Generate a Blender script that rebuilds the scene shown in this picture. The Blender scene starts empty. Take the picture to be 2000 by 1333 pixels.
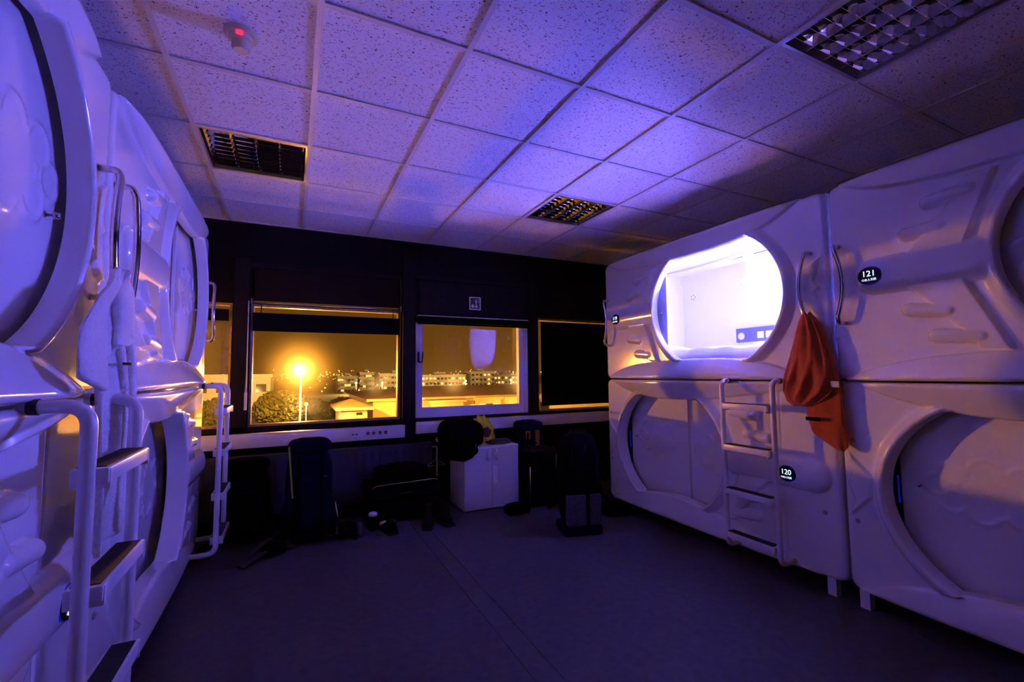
import bpy, bmesh, math, random
import numpy as np
from mathutils import Vector, Matrix

# ------------------------------------------------------------------ camera, world, lights, exposure
SC = bpy.context.scene
COL = SC.collection
PI = math.pi

def set_camera():
    yaw, pitch, roll = 0.4540385840598305, 0.07125418936937561, -0.00987254631588113
    cy, sy, cp, sp, cr, sr = math.cos(yaw), math.sin(yaw), math.cos(pitch), math.sin(pitch), math.cos(roll), math.sin(roll)
    fw = Vector((sy * cp, cy * cp, sp)); rt = Vector((cy, -sy, 0)); up = rt.cross(fw)
    r2 = rt * cr + up * sr; u2 = up * cr - rt * sr
    cam = bpy.data.cameras.new('camera'); ob = bpy.data.objects.new('camera', cam); COL.objects.link(ob)
    cam.sensor_width = 36.0; cam.sensor_fit = 'HORIZONTAL'; cam.lens = 880.06 * 36 / 2000
    cam.clip_start = 0.02; cam.clip_end = 2000
    m = Matrix.Identity(4)
    for i in range(3):
        m[i][0] = r2[i]; m[i][1] = u2[i]; m[i][2] = -fw[i]
    m[0][3], m[1][3], m[2][3] = 0.5311, -1.7743, 1.3663
    ob.matrix_world = m
    SC.camera = ob
set_camera()

W = bpy.data.worlds.new('night_sky'); SC.world = W; W.use_nodes = True
nt = W.node_tree; nt.nodes.clear()
wo = nt.nodes.new('ShaderNodeOutputWorld'); bg = nt.nodes.new('ShaderNodeBackground')
tc = nt.nodes.new('ShaderNodeTexCoord'); sx = nt.nodes.new('ShaderNodeSeparateXYZ'); cr_ = nt.nodes.new('ShaderNodeValToRGB')
nt.links.new(tc.outputs['Generated'], sx.inputs[0]); nt.links.new(sx.outputs['Z'], cr_.inputs[0])
cr_.color_ramp.elements[0].position = 0.0; cr_.color_ramp.elements[0].color = (0.165, 0.060, 0.0055, 1)
cr_.color_ramp.elements[1].position = 0.45; cr_.color_ramp.elements[1].color = (0.07, 0.028, 0.008, 1)
nt.links.new(cr_.outputs[0], bg.inputs[0]); bg.inputs[1].default_value = 1.0
nt.links.new(bg.outputs[0], wo.inputs[0])

SC.view_settings.view_transform = 'Standard'
SC.view_settings.look = 'None'
SC.view_settings.gamma = 1.0
SC.view_settings.use_curve_mapping = False
SC.view_settings.exposure = 0.0
try:
    SC.cycles.use_denoising = True
    SC.cycles.max_bounces = 14; SC.cycles.diffuse_bounces = 8; SC.cycles.glossy_bounces = 6
    SC.cycles.transmission_bounces = 8; SC.cycles.transparent_max_bounces = 12
    SC.cycles.caustics_reflective = False; SC.cycles.caustics_refractive = True
    SC.cycles.sample_clamp_indirect = 0.0
except Exception:
    pass

SODIUM = (1.0, 0.37, 0.035)
LED = (0.152, 0.130, 1.0)
LAMPS = {'wall_fill': ((13.5, 27.0, -3.4), 9000.0), 'low': ((2.6, 8.6, -4.6), 300.0), 'ceiling_fill': ((1.4, 12.5, -4.1), 850.0), 'front': ((0.82, 23.0, 1.60), 26000.0), 'left': ((-13.5, 20.5, 1.75), 7500.0), 'right': ((15.5, 15.0, 2.1), 1500.0)}
POD_FILL = 3.0  # emission strength of the added fill strip in the open pod
POD_LIGHT = 340.0         # emission strength of the light panels inside the open pod

# ------------------------------------------------------------------ materials
MATS = {}
def mat(name, color, rough=0.5, metal=0.0, spec=0.5, coat=0.0, noise=None, bump=None, emis=None, estr=0.0, sheen=0.0, trans=0.0):
    if name in MATS: return MATS[name]
    m = bpy.data.materials.new(name); m.use_nodes = True
    n = m.node_tree.nodes; l = m.node_tree.links
    p = n['Principled BSDF']
    p.inputs['Base Color'].default_value = (*color, 1)
    p.inputs['Roughness'].default_value = rough; p.inputs['Metallic'].default_value = metal
    p.inputs['Specular IOR Level'].default_value = spec
    p.inputs['Coat Weight'].default_value = coat; p.inputs['Coat Roughness'].default_value = 0.05
    p.inputs['Sheen Weight'].default_value = sheen
    p.inputs['Transmission Weight'].default_value = trans
    if emis:
        p.inputs['Emission Color'].default_value = (*emis, 1); p.inputs['Emission Strength'].default_value = estr
    if noise or bump:
        co = n.new('ShaderNodeTexCoord')
    if noise:
        sc, amt = noise
        t = n.new('ShaderNodeTexNoise'); t.inputs['Scale'].default_value = sc; t.inputs['Detail'].default_value = 4
        l.new(co.outputs['Object'], t.inputs['Vector'])
        r = n.new('ShaderNodeValToRGB')
        r.color_ramp.elements[0].position = 0.3; r.color_ramp.elements[1].position = 0.7
        r.color_ramp.elements[0].color = (*[max(0, c * (1 - amt)) for c in color], 1)
        r.color_ramp.elements[1].color = (*[min(1, c * (1 + amt)) for c in color], 1)
        l.new(t.outputs['Fac'], r.inputs[0]); l.new(r.outputs[0], p.inputs['Base Color'])
    if bump:
        sc, st = bump
        t2 = n.new('ShaderNodeTexNoise'); t2.inputs['Scale'].default_value = sc; t2.inputs['Detail'].default_value = 3
        l.new(co.outputs['Object'], t2.inputs['Vector'])
        b = n.new('ShaderNodeBump'); b.inputs['Strength'].default_value = st; b.inputs['Distance'].default_value = 0.01
        l.new(t2.outputs['Fac'], b.inputs['Height']); l.new(b.outputs[0], p.inputs['Normal'])
    MATS[name] = m
    return m

def tile_material():
    m = bpy.data.materials.new('mineral_fibre_tile'); m.use_nodes = True
    n = m.node_tree.nodes; l = m.node_tree.links; p = n['Principled BSDF']
    g = n.new('ShaderNodeNewGeometry')
    mp = n.new('ShaderNodeMapping'); mp.inputs['Scale'].default_value = (1.0, 1.5, 1.0); mp.inputs['Rotation'].default_value = (0, 0, 0.5)
    l.new(g.outputs['Position'], mp.inputs[0])
    a = n.new('ShaderNodeTexNoise'); a.inputs['Scale'].default_value = 85; a.inputs['Detail'].default_value = 1.5
    a.inputs['Distortion'].default_value = 1.2
    l.new(mp.outputs[0], a.inputs['Vector'])
    r = n.new('ShaderNodeValToRGB')
    r.color_ramp.elements[0].position = 0.335; r.color_ramp.elements[1].position = 0.375
    r.color_ramp.elements[0].color = (0.10, 0.10, 0.10, 1); r.color_ramp.elements[1].color = (0.88, 0.87, 0.86, 1)
    l.new(a.outputs['Fac'], r.inputs[0])
    l.new(r.outputs[0], p.inputs['Base Color'])
    b = n.new('ShaderNodeBump'); b.inputs['Strength'].default_value = 0.5; b.inputs['Distance'].default_value = 0.004
    l.new(r.outputs[0], b.inputs['Height']); l.new(b.outputs[0], p.inputs['Normal'])
    p.inputs['Roughness'].default_value = 0.9; p.inputs['Specular IOR Level'].default_value = 0.15
    return m

def pane_material(name, haze, rough):
    m = bpy.data.materials.new(name); m.use_nodes = True
    n = m.node_tree.nodes; l = m.node_tree.links; n.clear()
    out = n.new('ShaderNodeOutputMaterial')
    tr = n.new('ShaderNodeBsdfTransparent'); tr.inputs[0].default_value = (0.93, 0.94, 0.92, 1)
    rf = n.new('ShaderNodeBsdfRefraction'); rf.inputs['IOR'].default_value = 1.32; rf.inputs['Roughness'].default_value = rough
    gl = n.new('ShaderNodeBsdfGlossy'); gl.inputs['Roughness'].default_value = 0.0
    fr = n.new('ShaderNodeFresnel'); fr.inputs['IOR'].default_value = 1.62
    # haze put in to make the lamp's glare halo, varying over the pane
    g = n.new('ShaderNodeNewGeometry'); ns = n.new('ShaderNodeTexNoise'); ns.inputs['Scale'].default_value = 240; ns.inputs['Detail'].default_value = 4
    l.new(g.outputs['Position'], ns.inputs['Vector'])
    mr = n.new('ShaderNodeMapRange'); mr.inputs[1].default_value = 0.3; mr.inputs[2].default_value = 0.7
    mr.inputs[3].default_value = haze * 0.55; mr.inputs[4].default_value = haze * 1.45
    l.new(ns.outputs['Fac'], mr.inputs[0])
    rn = n.new('ShaderNodeBsdfRefraction'); rn.inputs['IOR'].default_value = 1.32; rn.inputs['Roughness'].default_value = rough * 0.55
    mn = n.new('ShaderNodeMixShader'); mn.inputs[0].default_value = 0.5; l.new(rf.outputs[0], mn.inputs[1]); l.new(rn.outputs[0], mn.inputs[2])
    m1 = n.new('ShaderNodeMixShader'); l.new(mr.outputs[0], m1.inputs[0]); l.new(tr.outputs[0], m1.inputs[1]); l.new(mn.outputs[0], m1.inputs[2])
    m2 = n.new('ShaderNodeMixShader'); l.new(fr.outputs[0], m2.inputs[0]); l.new(m1.outputs[0], m2.inputs[1]); l.new(gl.outputs[0], m2.inputs[2])
    l.new(m2.outputs[0], out.inputs[0])
    return m

GEL = mat('glossy_white_gelcoat', (0.82, 0.82, 0.83), 0.10, coat=0.6, noise=(3.0, 0.015))
GELIN = mat('white_pod_lining', (0.84, 0.84, 0.85), 0.35, noise=(5.0, 0.01))
WHITE = mat('white_powder_coat', (0.78, 0.78, 0.79), 0.28, noise=(20, 0.02))
WHITEPL = mat('white_plastic', (0.75, 0.75, 0.74), 0.35, noise=(12, 0.02))
CHROME = mat('polished_chrome', (0.62, 0.62, 0.64), 0.10, metal=1.0)
STEEL = mat('brushed_steel', (0.45, 0.45, 0.46), 0.32, metal=1.0)
MIRROR = mat('mirror_aluminium', (0.86, 0.86, 0.88), 0.03, metal=1.0)
BLACKRUB = mat('black_rubber', (0.012, 0.012, 0.013), 0.75, noise=(60, 0.3), bump=(250, 0.3))
BLACKPL = mat('black_glossy_plastic', (0.006, 0.006, 0.010), 0.12)
BLACKMAT = mat('black_nylon', (0.0022, 0.0022, 0.0025), 0.85, spec=0.06, noise=(40, 0.4), bump=(120, 0.3))
NAVY = mat('navy_nylon', (0.003, 0.004, 0.020), 0.8, spec=0.06, noise=(40, 0.3), bump=(120, 0.3))
DKBLUE = mat('dark_blue_nylon', (0.006, 0.007, 0.016), 0.8, spec=0.08, noise=(40, 0.3))
GREYNY = mat('grey_nylon', (0.05, 0.05, 0.06), 0.75, noise=(60, 0.3), bump=(160, 0.3))
WALLDK = mat('dark_painted_wall', (0.007, 0.0055, 0.007), 0.65, spec=0.12, noise=(8, 0.2))
WALLSIDE = mat('dark_side_wall', (0.06, 0.055, 0.06), 0.7, noise=(6, 0.15))
FRAMEDK = mat('dark_brown_frame', (0.011, 0.0075, 0.0075), 0.55, spec=0.15, noise=(14, 0.25))
WOODLT = mat('varnished_pine_frame', (0.52, 0.36, 0.18), 0.4, noise=(25, 0.25))
FABRIC = mat('blackout_fabric', (0.003, 0.003, 0.0035), 0.9, spec=0.1, noise=(50, 0.3))
BROWNBL = mat('brown_blind_fabric', (0.020, 0.012, 0.008), 0.9, spec=0.1, noise=(50, 0.2))
TGRID = mat('painted_steel_grid', (0.70, 0.68, 0.68), 0.45)
TILE = tile_material()
VINYL = mat('dark_vinyl', (0.070, 0.068, 0.080), 0.55, spec=0.35, noise=(22, 0.22), bump=(180, 0.12))
TOWEL = mat('white_terry', (0.84, 0.84, 0.85), 0.95, spec=0.1, sheen=0.5, noise=(90, 0.06), bump=(220, 0.45))
ORANGE = mat('orange_fleece', (0.52, 0.10, 0.018), 0.9, spec=0.15, sheen=0.3, noise=(30, 0.12), bump=(200, 0.25))
SHEET = mat('white_bed_linen', (0.80, 0.80, 0.82), 0.85, noise=(20, 0.03), bump=(40, 0.25))
YELLOW = mat('yellow_bag_plastic', (0.80, 0.72, 0.015), 0.4, noise=(18, 0.2))
DKRED = mat('dark_red_print', (0.12, 0.01, 0.015), 0.5)
BROWN = mat('brown_leather', (0.012, 0.008, 0.006), 0.7, spec=0.1, noise=(30, 0.3), bump=(90, 0.3))
OCHRE = mat('ochre_webbing', (0.30, 0.12, 0.02), 0.7)
LIME = mat('lime_piping', (0.36, 0.42, 0.04), 0.5)
DETECT = mat('aged_cream_plastic', (0.72, 0.62, 0.40), 0.45)
REDLED = mat('red_led', (0.6, 0.0, 0.02), 0.3, emis=(1.0, 0.02, 0.06), estr=2.0)
BLUELED = mat('blue_led', (0.0, 0.0, 0.3), 0.3, emis=(0.02, 0.02, 1.0), estr=0.2)
DIGIT = mat('backlit_digits', (0.5, 0.6, 0.9), 0.4, emis=(0.62, 0.80, 1.0), estr=1.5)
HALO = mat('blue_display_backlight', (0.0, 0.0, 0.1), 0.2, emis=(0.01, 0.01, 0.55), estr=0.4)
PODLAMP = mat('pod_light_diffuser', (0.9, 0.9, 0.9), 0.4, emis=LED, estr=POD_LIGHT)
FILLSTRIP = mat('pod_fill_glow', (0.9, 0.9, 0.9), 0.4, emis=LED, estr=POD_FILL)
PANELGR = mat('grey_control_panel', (0.13, 0.13, 0.15), 0.3)
SIGNGR = mat('dark_green_sign', (0.010, 0.045, 0.045), 0.4)
SIGNCR = mat('cream_sign_print', (0.85, 0.80, 0.62), 0.5)
SOCKET = mat('socket_plastic', (0.68, 0.68, 0.66), 0.35)
SOCKIN = mat('socket_well', (0.12, 0.12, 0.12), 0.5)
RADIATOR = mat('slate_blue_radiator', (0.050, 0.055, 0.085), 0.5, spec=0.2, noise=(10, 0.1))
CABINET = mat('white_melamine', (0.66, 0.66, 0.66), 0.4, noise=(10, 0.02))
PANE = pane_material('hazy_glare_glass', 0.0055, 0.40)

# ------------------------------------------------------------------ generic builders
def link(o, parent=None):
    COL.objects.link(o)
    if parent is not None: o.parent = parent
    return o

def mesh_from(name, verts, faces, smooth=False):
    me = bpy.data.meshes.new(name); me.from_pydata([tuple(v) for v in verts], [], [tuple(f) for f in faces]); me.update()
    if smooth: me.polygons.foreach_set('use_smooth', [True] * len(me.polygons))
    return me

def obj(name, me, m=None, parent=None, loc=None, rot=None):
    o = bpy.data.objects.new(name, me); link(o, parent)
    if m is not None and (not me.materials): me.materials.append(m)
    if loc is not None: o.location = loc
    if rot is not None: o.rotation_euler = rot
    return o

def tag(o, label=None, cat=None, group=None, kind=None):
    if label: o['label'] = label
    if cat: o['category'] = cat
    if group: o['group'] = group
    if kind: o['kind'] = kind
    return o

def thing(name, label, cat, loc=(0, 0, 0), rotz=0.0, group=None):
    o = bpy.data.objects.new(name, None); o.empty_display_size = 0.1; link(o)
    o.location = loc; o.rotation_euler = (0, 0, rotz)
    return tag(o, label, cat, group)

def box_data(x0, x1, y0, y1, z0, z1):
    v = [(x0, y0, z0), (x1, y0, z0), (x1, y1, z0), (x0, y1, z0), (x0, y0, z1), (x1, y0, z1), (x1, y1, z1), (x0, y1, z1)]
    f = [(0, 3, 2, 1), (4, 5, 6, 7), (0, 1, 5, 4), (1, 2, 6, 5), (2, 3, 7, 6), (3, 0, 4, 7)]
    return v, f

def boxes_mesh(name, blist):
    V, F = [], []
    for b in blist:
        v, f = box_data(*b); o = len(V); V += v; F += [tuple(i + o for i in q) for q in f]
    return mesh_from(name, V, F)

def box(name, b, m, parent=None, bevel=0.0, seg=2):
    me = boxes_mesh(name, [b])
    if bevel > 0:
        bm = bmesh.new(); bm.from_mesh(me)
        bmesh.ops.bevel(bm, geom=bm.edges[:] , offset=bevel, segments=seg, affect='EDGES', profile=0.6)
        bm.to_mesh(me); bm.free()
        me.polygons.foreach_set('use_smooth', [True] * len(me.polygons))
        me.set_sharp_from_angle(angle=math.radians(50))
    return obj(name, me, m, parent)

def boxes(name, bl, m, parent=None):
    return obj(name, boxes_mesh(name, bl), m, parent)

def loft(rings, close=True, caps=True):
    n = len(rings[0]); V = [p for r in rings for p in r]; F = []
    for i in range(len(rings) - 1):
        for j in range(n if close else n - 1):
            a = i * n + j; b = i * n + (j + 1) % n
            F.append((a, b, b + n, a + n))
    if caps and close:
        F.append(tuple(range(n - 1, -1, -1))); F.append(tuple((len(rings) - 1) * n + j for j in range(n)))
    return V, F

def tube_data(path, r, n=10, caps=True):
    P = [Vector(p) for p in path]; rings = []
    up = None
    for i, p in enumerate(P):
        t = (P[min(i + 1, len(P) - 1)] - P[max(i - 1, 0)]).normalized()
        if up is None:
            a = Vector((0, 0, 1)) if abs(t.z) < 0.9 else Vector((1, 0, 0))
            up = (a - t * a.dot(t)).normalized()
        else:
            up = (up - t * up.dot(t)).normalized()
        s = t.cross(up)
        rr = r[i] if isinstance(r, (list, tuple)) else r
        rings.append([p + (up * math.cos(2 * PI * k / n) + s * math.sin(2 * PI * k / n)) * rr for k in range(n)])
    return loft(rings, True, caps)

def tube(name, path, r, m, parent=None, n=10):
    v, f = tube_data(path, r, n)
    me = mesh_from(name, v, f, True); fix_normals(me)
    return obj(name, me, m, parent)

def fix_normals(me):
    bm = bmesh.new(); bm.from_mesh(me); bmesh.ops.recalc_face_normals(bm, faces=bm.faces[:]); bm.to_mesh(me); bm.free()

def fillet(pts, r, n=6):
    P = [Vector(p) for p in pts]; out = [P[0]]
    for i in range(1, len(P) - 1):
        a, b, c = P[i - 1], P[i], P[i + 1]
        d1 = (a - b); d2 = (c - b); rr = min(r, d1.length * 0.49, d2.length * 0.49)
        p1 = b + d1.normalized() * rr; p2 = b + d2.normalized() * rr
        for k in range(n + 1):
            t = k / n
            out.append(p1 * (1 - t) ** 2 + b * 2 * t * (1 - t) + p2 * t ** 2)
    out.append(P[-1])
    return out

def lathe_data(profile, n=20, axis='Z'):
    rings = []
    for (r, z) in profile:
        rings.append([(r * math.cos(2 * PI * k / n), r * math.sin(2 * PI * k / n), z) for k in range(n)])
    V, F = loft(rings, True, True)
    if axis == 'Y': V = [(x, z, -y) for (x, y, z) in V]      # z -> +y
    if axis == '-Y': V = [(x, -z, y) for (x, y, z) in V]     # z -> -y
    return V, F

def lathe(name, profile, m, parent=None, loc=(0, 0, 0), n=20, axis='Z'):
    v, f = lathe_data(profile, n, axis); me = mesh_from(name, v, f, True); fix_normals(me)
    me.set_sharp_from_angle(angle=math.radians(40))
    return obj(name, me, m, parent, loc)

def blob(name, c, d, m, parent=None, p=3.0, noise=0.0, freq=6.0, nu=28, nv=18, seed=0, lean=(0, 0), taper=0.0, flat=False):
    """soft stuffed shape: a superellipsoid of size d about c, with lumps, lean and taper"""
    rnd = random.Random(seed); ph = [rnd.uniform(0, 6.28) for _ in range(9)]
    V, F = [], []
    def sp(x, e): return math.copysign(abs(x) ** e, x)
    e = 2.0 / p
    for i in range(nv + 1):
        th = -PI / 2 + PI * i / nv
        for j in range(nu):
            a = 2 * PI * j / nu
            x = sp(math.cos(th), e) * sp(math.cos(a), e); y = sp(math.cos(th), e) * sp(math.sin(a), e); z = sp(math.sin(th), e)
            s = 1 + noise * (math.sin(freq * x + ph[0]) * math.sin(freq * y + ph[1]) + 0.6 * math.sin(1.7 * freq * z + ph[2]) * math.sin(1.6 * freq * x + ph[3]) + 0.4 * math.sin(2.9 * freq * y + ph[4] + 2 * z))
            k = 1 - taper * (z * 0.5 + 0.5)
            V.append((c[0] + d[0] / 2 * x * s * k + lean[0] * (z * 0.5 + 0.5), c[1] + d[1] / 2 * y * s * k + lean[1] * (z * 0.5 + 0.5), c[2] + d[2] / 2 * z * (s if not flat else 1)))
    for i in range(nv):
        for j in range(nu):
            a = i * nu + j; b = i * nu + (j + 1) % nu
            F.append((a, b, b + nu, a + nu))
    bm = bmesh.new(); me = mesh_from(name, V, F, True); bm.from_mesh(me)
    bmesh.ops.remove_doubles(bm, verts=bm.verts[:], dist=1e-5); bm.to_mesh(me); bm.free()
    me.polygons.foreach_set('use_smooth', [True] * len(me.polygons))
    return obj(name, me, m, parent)

def ribbon(name, pts, width, thick, m, parent=None, wdir=(1, 0, 0)):
    wd = Vector(wdir).normalized(); P = [Vector(p) for p in pts]; rings = []
    for i, p in enumerate(P):
        t = (P[min(i + 1, len(P) - 1)] - P[max(i - 1, 0)]).normalized(); nn = t.cross(wd).normalized()
        a = wd * width / 2; b = nn * thick / 2
        rings.append([p - a - b, p + a - b, p + a + b, p - a + b])
    v, f = loft(rings); me = mesh_from(name, v, f); fix_normals(me)
    return obj(name, me, m, parent)

def text_mesh(s, size, extrude=0.0008):
    cu = bpy.data.curves.new('lettering', 'FONT'); cu.body = s; cu.size = size; cu.align_x = 'CENTER'; cu.align_y = 'CENTER'; cu.extrude = extrude
    o = bpy.data.objects.new('lettering', cu); COL.objects.link(o)
    dg = bpy.context.evaluated_depsgraph_get(); me = bpy.data.meshes.new_from_object(o.evaluated_get(dg))
    bpy.data.objects.remove(o); bpy.data.curves.remove(cu)
    me.materials.clear()
    for v in me.vertices: v.co = (v.co.x, -v.co.z, v.co.y)    # stand upright, facing -Y
    return me

# ------------------------------------------------------------------ heightfield (moulded fronts, doors)
def heightfield(name, u0, u1, v0, v1, cell, gfun, hfun, wall):
    nu = int(round((u1 - u0) / cell)); nv = int(round((v1 - v0) / cell))
    us = np.linspace(u0, u1, nu + 1); vs = np.linspace(v0, v1, nv + 1)
    U, V = np.meshgrid(us, vs)
    cu = (us[:-1] + us[1:]) / 2; cv = (vs[:-1] + vs[1:]) / 2
    CU, CV = np.meshgrid(cu, cv)
    keep = gfun(CU, CV) < 0
    idx = np.arange((nu + 1) * (nv + 1)).reshape(nv + 1, nu + 1)
    q = np.stack([idx[:-1, :-1], idx[:-1, 1:], idx[1:, 1:], idx[1:, :-1]], -1)[keep]
    N = idx.size
    A = q.reshape(-1); B = np.roll(q, -1, axis=1).reshape(-1)
    code = A.astype(np.int64) * N + B; rev = B.astype(np.int64) * N + A
    bd = ~np.isin(code, rev); ea, eb = A[bd], B[bd]
    bv = np.unique(np.concatenate([ea, eb]))
    u = U.reshape(-1).copy(); v = V.reshape(-1).copy()
    bu, bw = u[bv].copy(), v[bv].copy(); ou, ow = bu.copy(), bw.copy(); ep = 1e-4
    for _ in range(4):
        g = gfun(bu, bw); gu = (gfun(bu + ep, bw) - g) / ep; gv = (gfun(bu, bw + ep) - g) / ep
        n2 = gu * gu + gv * gv + 1e-9
        bu = bu - g * gu / n2; bw = bw - g * gv / n2
        bu = np.clip(bu, ou - 1.3 * cell, ou + 1.3 * cell); bw = np.clip(bw, ow - 1.3 * cell, ow + 1.3 * cell)
    u[bv] = bu; v[bv] = bw
    used = np.unique(q); H = np.zeros(N); H[used] = hfun(u[used], v[used])
    remap = -np.ones(N, dtype=np.int64); remap[used] = np.arange(len(used))
    verts = np.stack([u[used], -H[used], v[used]], 1)
    faces = remap[q]
    M0 = len(verts)
    r1 = -np.ones(N, dtype=np.int64); r1[bv] = M0 + np.arange(len(bv)); r2 = r1 + len(bv)
    hb = H[bv]; wd = wall(bu, bw)
    ring1 = np.stack([bu, np.minimum(-hb + 0.006, wd), bw], 1); ring2 = np.stack([bu, wd, bw], 1)
    verts = np.concatenate([verts, ring1, ring2])
    f1 = np.stack([remap[eb], remap[ea], r1[ea], r1[eb]], 1); f2 = np.stack([r1[eb], r1[ea], r2[ea], r2[eb]], 1)
    faces = np.concatenate([faces, f1, f2])
    me = bpy.data.meshes.new(name); me.from_pydata(verts.tolist(), [], faces.tolist()); me.update()
    me.polygons.foreach_set('use_smooth', [True] * len(me.polygons))
    return me

def sstep(a, b, x):
    t = np.clip((x - a) / (b - a), 0, 1); return t * t * (3 - 2 * t)
def seg_d(U, V, a, b):
    ax, ay = a; bx, by = b; dx, dy = bx - ax, by - ay
    t = np.clip(((U - ax) * dx + (V - ay) * dy) / (dx * dx + dy * dy), 0, 1)
    return np.hypot(U - ax - t * dx, V - ay - t * dy)
def dome(d, r, A): return A * np.sqrt(np.clip(1 - (d / r) ** 2, 0, 1))
def poly_sd(U, V, pts):
    d = np.full(np.shape(U), 1e9); s = np.zeros(np.shape(U), dtype=bool); n = len(pts)
    for i in range(n):
        a, b = pts[i], pts[(i + 1) % n]
        d = np.minimum(d, seg_d(U, V, a, b))
        cond = ((a[1] > V) != (b[1] > V))
        xs = (b[0] - a[0]) * (V - a[1]) / ((b[1] - a[1]) if b[1] != a[1] else 1e-9) + a[0]
        s ^= cond & (U < xs)
    return np.where(s, -d, d)
def smooth_curve(pts):
    xs = np.linspace(-0.2, 2.45, 531); p = np.array(pts); ys = np.interp(xs, p[:, 0], p[:, 1])
    k = np.hanning(61); k /= k.sum()
    ys = np.convolve(np.pad(ys, 30, mode='edge'), k, mode='valid')
    return lambda u: np.interp(u, xs, ys)
def ell_d(U, V, c, a, b):
    x, y = U - c[0], V - c[1]; f = np.sqrt((x / a) ** 2 + (y / b) ** 2) + 1e-9
    return f * (f - 1) / (np.sqrt((x / a ** 2) ** 2 + (y / b ** 2) ** 2) + 1e-9)
def rrect(U, V, u0, u1, v0, v1, r):
    x = np.abs(U - (u0 + u1) / 2) - (u1 - u0) / 2 + r; y = np.abs(V - (v0 + v1) / 2) - (v1 - v0) / 2 + r
    return np.hypot(np.maximum(x, 0), np.maximum(y, 0)) + np.minimum(np.maximum(x, y), 0) - r

POD_L = 2.22; ZM = 1.30; OA, OB = 0.607, 0.535
eaveU = smooth_curve([(-.2, 1.36), (0, 1.24), (.07, 1.185), (.15, 1.135), (.25, 1.095), (.4, 1.063), (.6, 1.045), (.8, 1.037), (1.1, 1.03), (1.4, 1.028), (1.6, 1.038), (1.75, 1.061), (1.9, 1.10), (2.06, 1.18), (2.22, 1.28), (2.45, 1.4)])
ledgeU = smooth_curve([(-.2, -.14), (0, -.02), (.074, .031), (.2, .08), (.407, .128), (.6, .147), (.793, .158), (1.074, .172), (1.35, .172), (1.554, .160), (1.737, .135), (1.848, .105), (1.95, .07), (2.1, .01), (2.22, -.05), (2.45, -.2)])
eaveL = smooth_curve([(-.2, 1.42), (0, 1.33), (.07, 1.296), (.2, 1.235), (.377, 1.178), (.594, 1.135), (.8, 1.123), (.958, 1.124), (1.287, 1.145), (1.526, 1.173), (1.904, 1.23), (2.1, 1.30), (2.22, 1.35), (2.45, 1.44)])
baseL = smooth_curve([(-.2, 0.0), (0, .08), (.086, .128), (.27, .21), (.41, .245), (.5, .265), (.716, .30), (.94, .31), (1.19, .29), (1.37, .26), (1.8, .181), (2.07, .111), (2.22, .05), (2.45, -.05)])
CU_, CL_ = (1.342, 0.612), (0.83, 0.705)

def plane_relief(U, V, mirror):
    """raised airliner: fuselage, swept wings, engines; nose at u=.14"""
    if mirror:
        Uf = 2.31 - U; Vf = V - 0.11; Uw = Uf - 0.15
    else:
        Uf, Vf, Uw = U, V, U
    h = dome(seg_d(Uf, Vf, (.245, .594), (.80, .60)), .105, .050)
    w1 = poly_sd(Uw, Vf, [(.36, .52), (.62, .52), (.775, .145), (.65, .165), (.62, .222), (.52, .348), (.463, .415)])
    w2 = poly_sd(Uw, Vf, [(.37, .67), (.63, .67), (.765, 1.03), (.64, 1.02), (.602, .958), (.503, .822)])
    h = np.maximum(h, .030 * sstep(0, .015, -w1)); h = np.maximum(h, .030 * sstep(0, .015, -w2))
    for a, b in (((.385, .383), (.55, .36)), ((.49, .238), (.66, .222)), ((.39, .79), (.54, .80)), ((.495, .935), (.66, .948))):
        h = np.maximum(h, dome(seg_d(Uw, Vf, a, b), .036, .042))
    return h

def rim_h(d):
    return np.where(d < .014, .048 * (1 - .16 * ((.014 - d) / .014) ** 2), .048 * (.5 + .5 * np.cos(PI * np.clip((d - .014) / .062, 0, 1))))

def g_upper(U, V):
    op = np.maximum(np.maximum(ell_d(U, V, CU_, OA, OB), V - eaveU(U)), ledgeU(U) - V)
    return np.maximum(rrect(U, V, .006, POD_L - .006, .004, 1.192, .055), -op)
def h_upper(U, V):
    rd = -rrect(U, V, .006, POD_L - .006, .004, 1.192, .055); R = .03
    base = -R * (1 - np.sqrt(np.clip(1 - ((R - np.clip(rd, 0, R)) / R) ** 2, 0, 1)))
    h = plane_relief(U, V, False)
    tl = poly_sd(U, V, [(2.03, .70), (2.178, .79), (2.135, .63), (2.178, .586), (2.135, .56), (2.182, .40), (2.13, .415), (2.03, .52)])
    h = np.maximum(h, .018 * sstep(0, .014, -tl))
    h = np.maximum(h, rim_h(ell_d(U, V, CU_, OA, OB)))
    s = V - eaveU(U); e = .020 * sstep(-.002, .010, s) + .036 * np.sin(np.clip(s / .16, 0, 1) * PI / 2)
    s2 = ledgeU(U) - V; l = .016 * sstep(-.002, .012, s2) + .075 * np.sin(np.clip(s2 / .17, 0, 1) * PI / 2)
    m = (s > -.002); h = np.where(m, np.maximum(np.where(s > .012, 0, h) , e), h)
    m = (s2 > -.002); h = np.where(m, np.maximum(np.where(s2 > .012, 0, h), l), h)
    return base + h
def g_lower(U, V):
    op = np.maximum(np.maximum(ell_d(U, V, CL_, OA, OB), V - eaveL(U)), baseL(U) - V)
    return np.maximum(rrect(U, V, .006, POD_L - .006, .10, 1.294, .055), -op)
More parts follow.
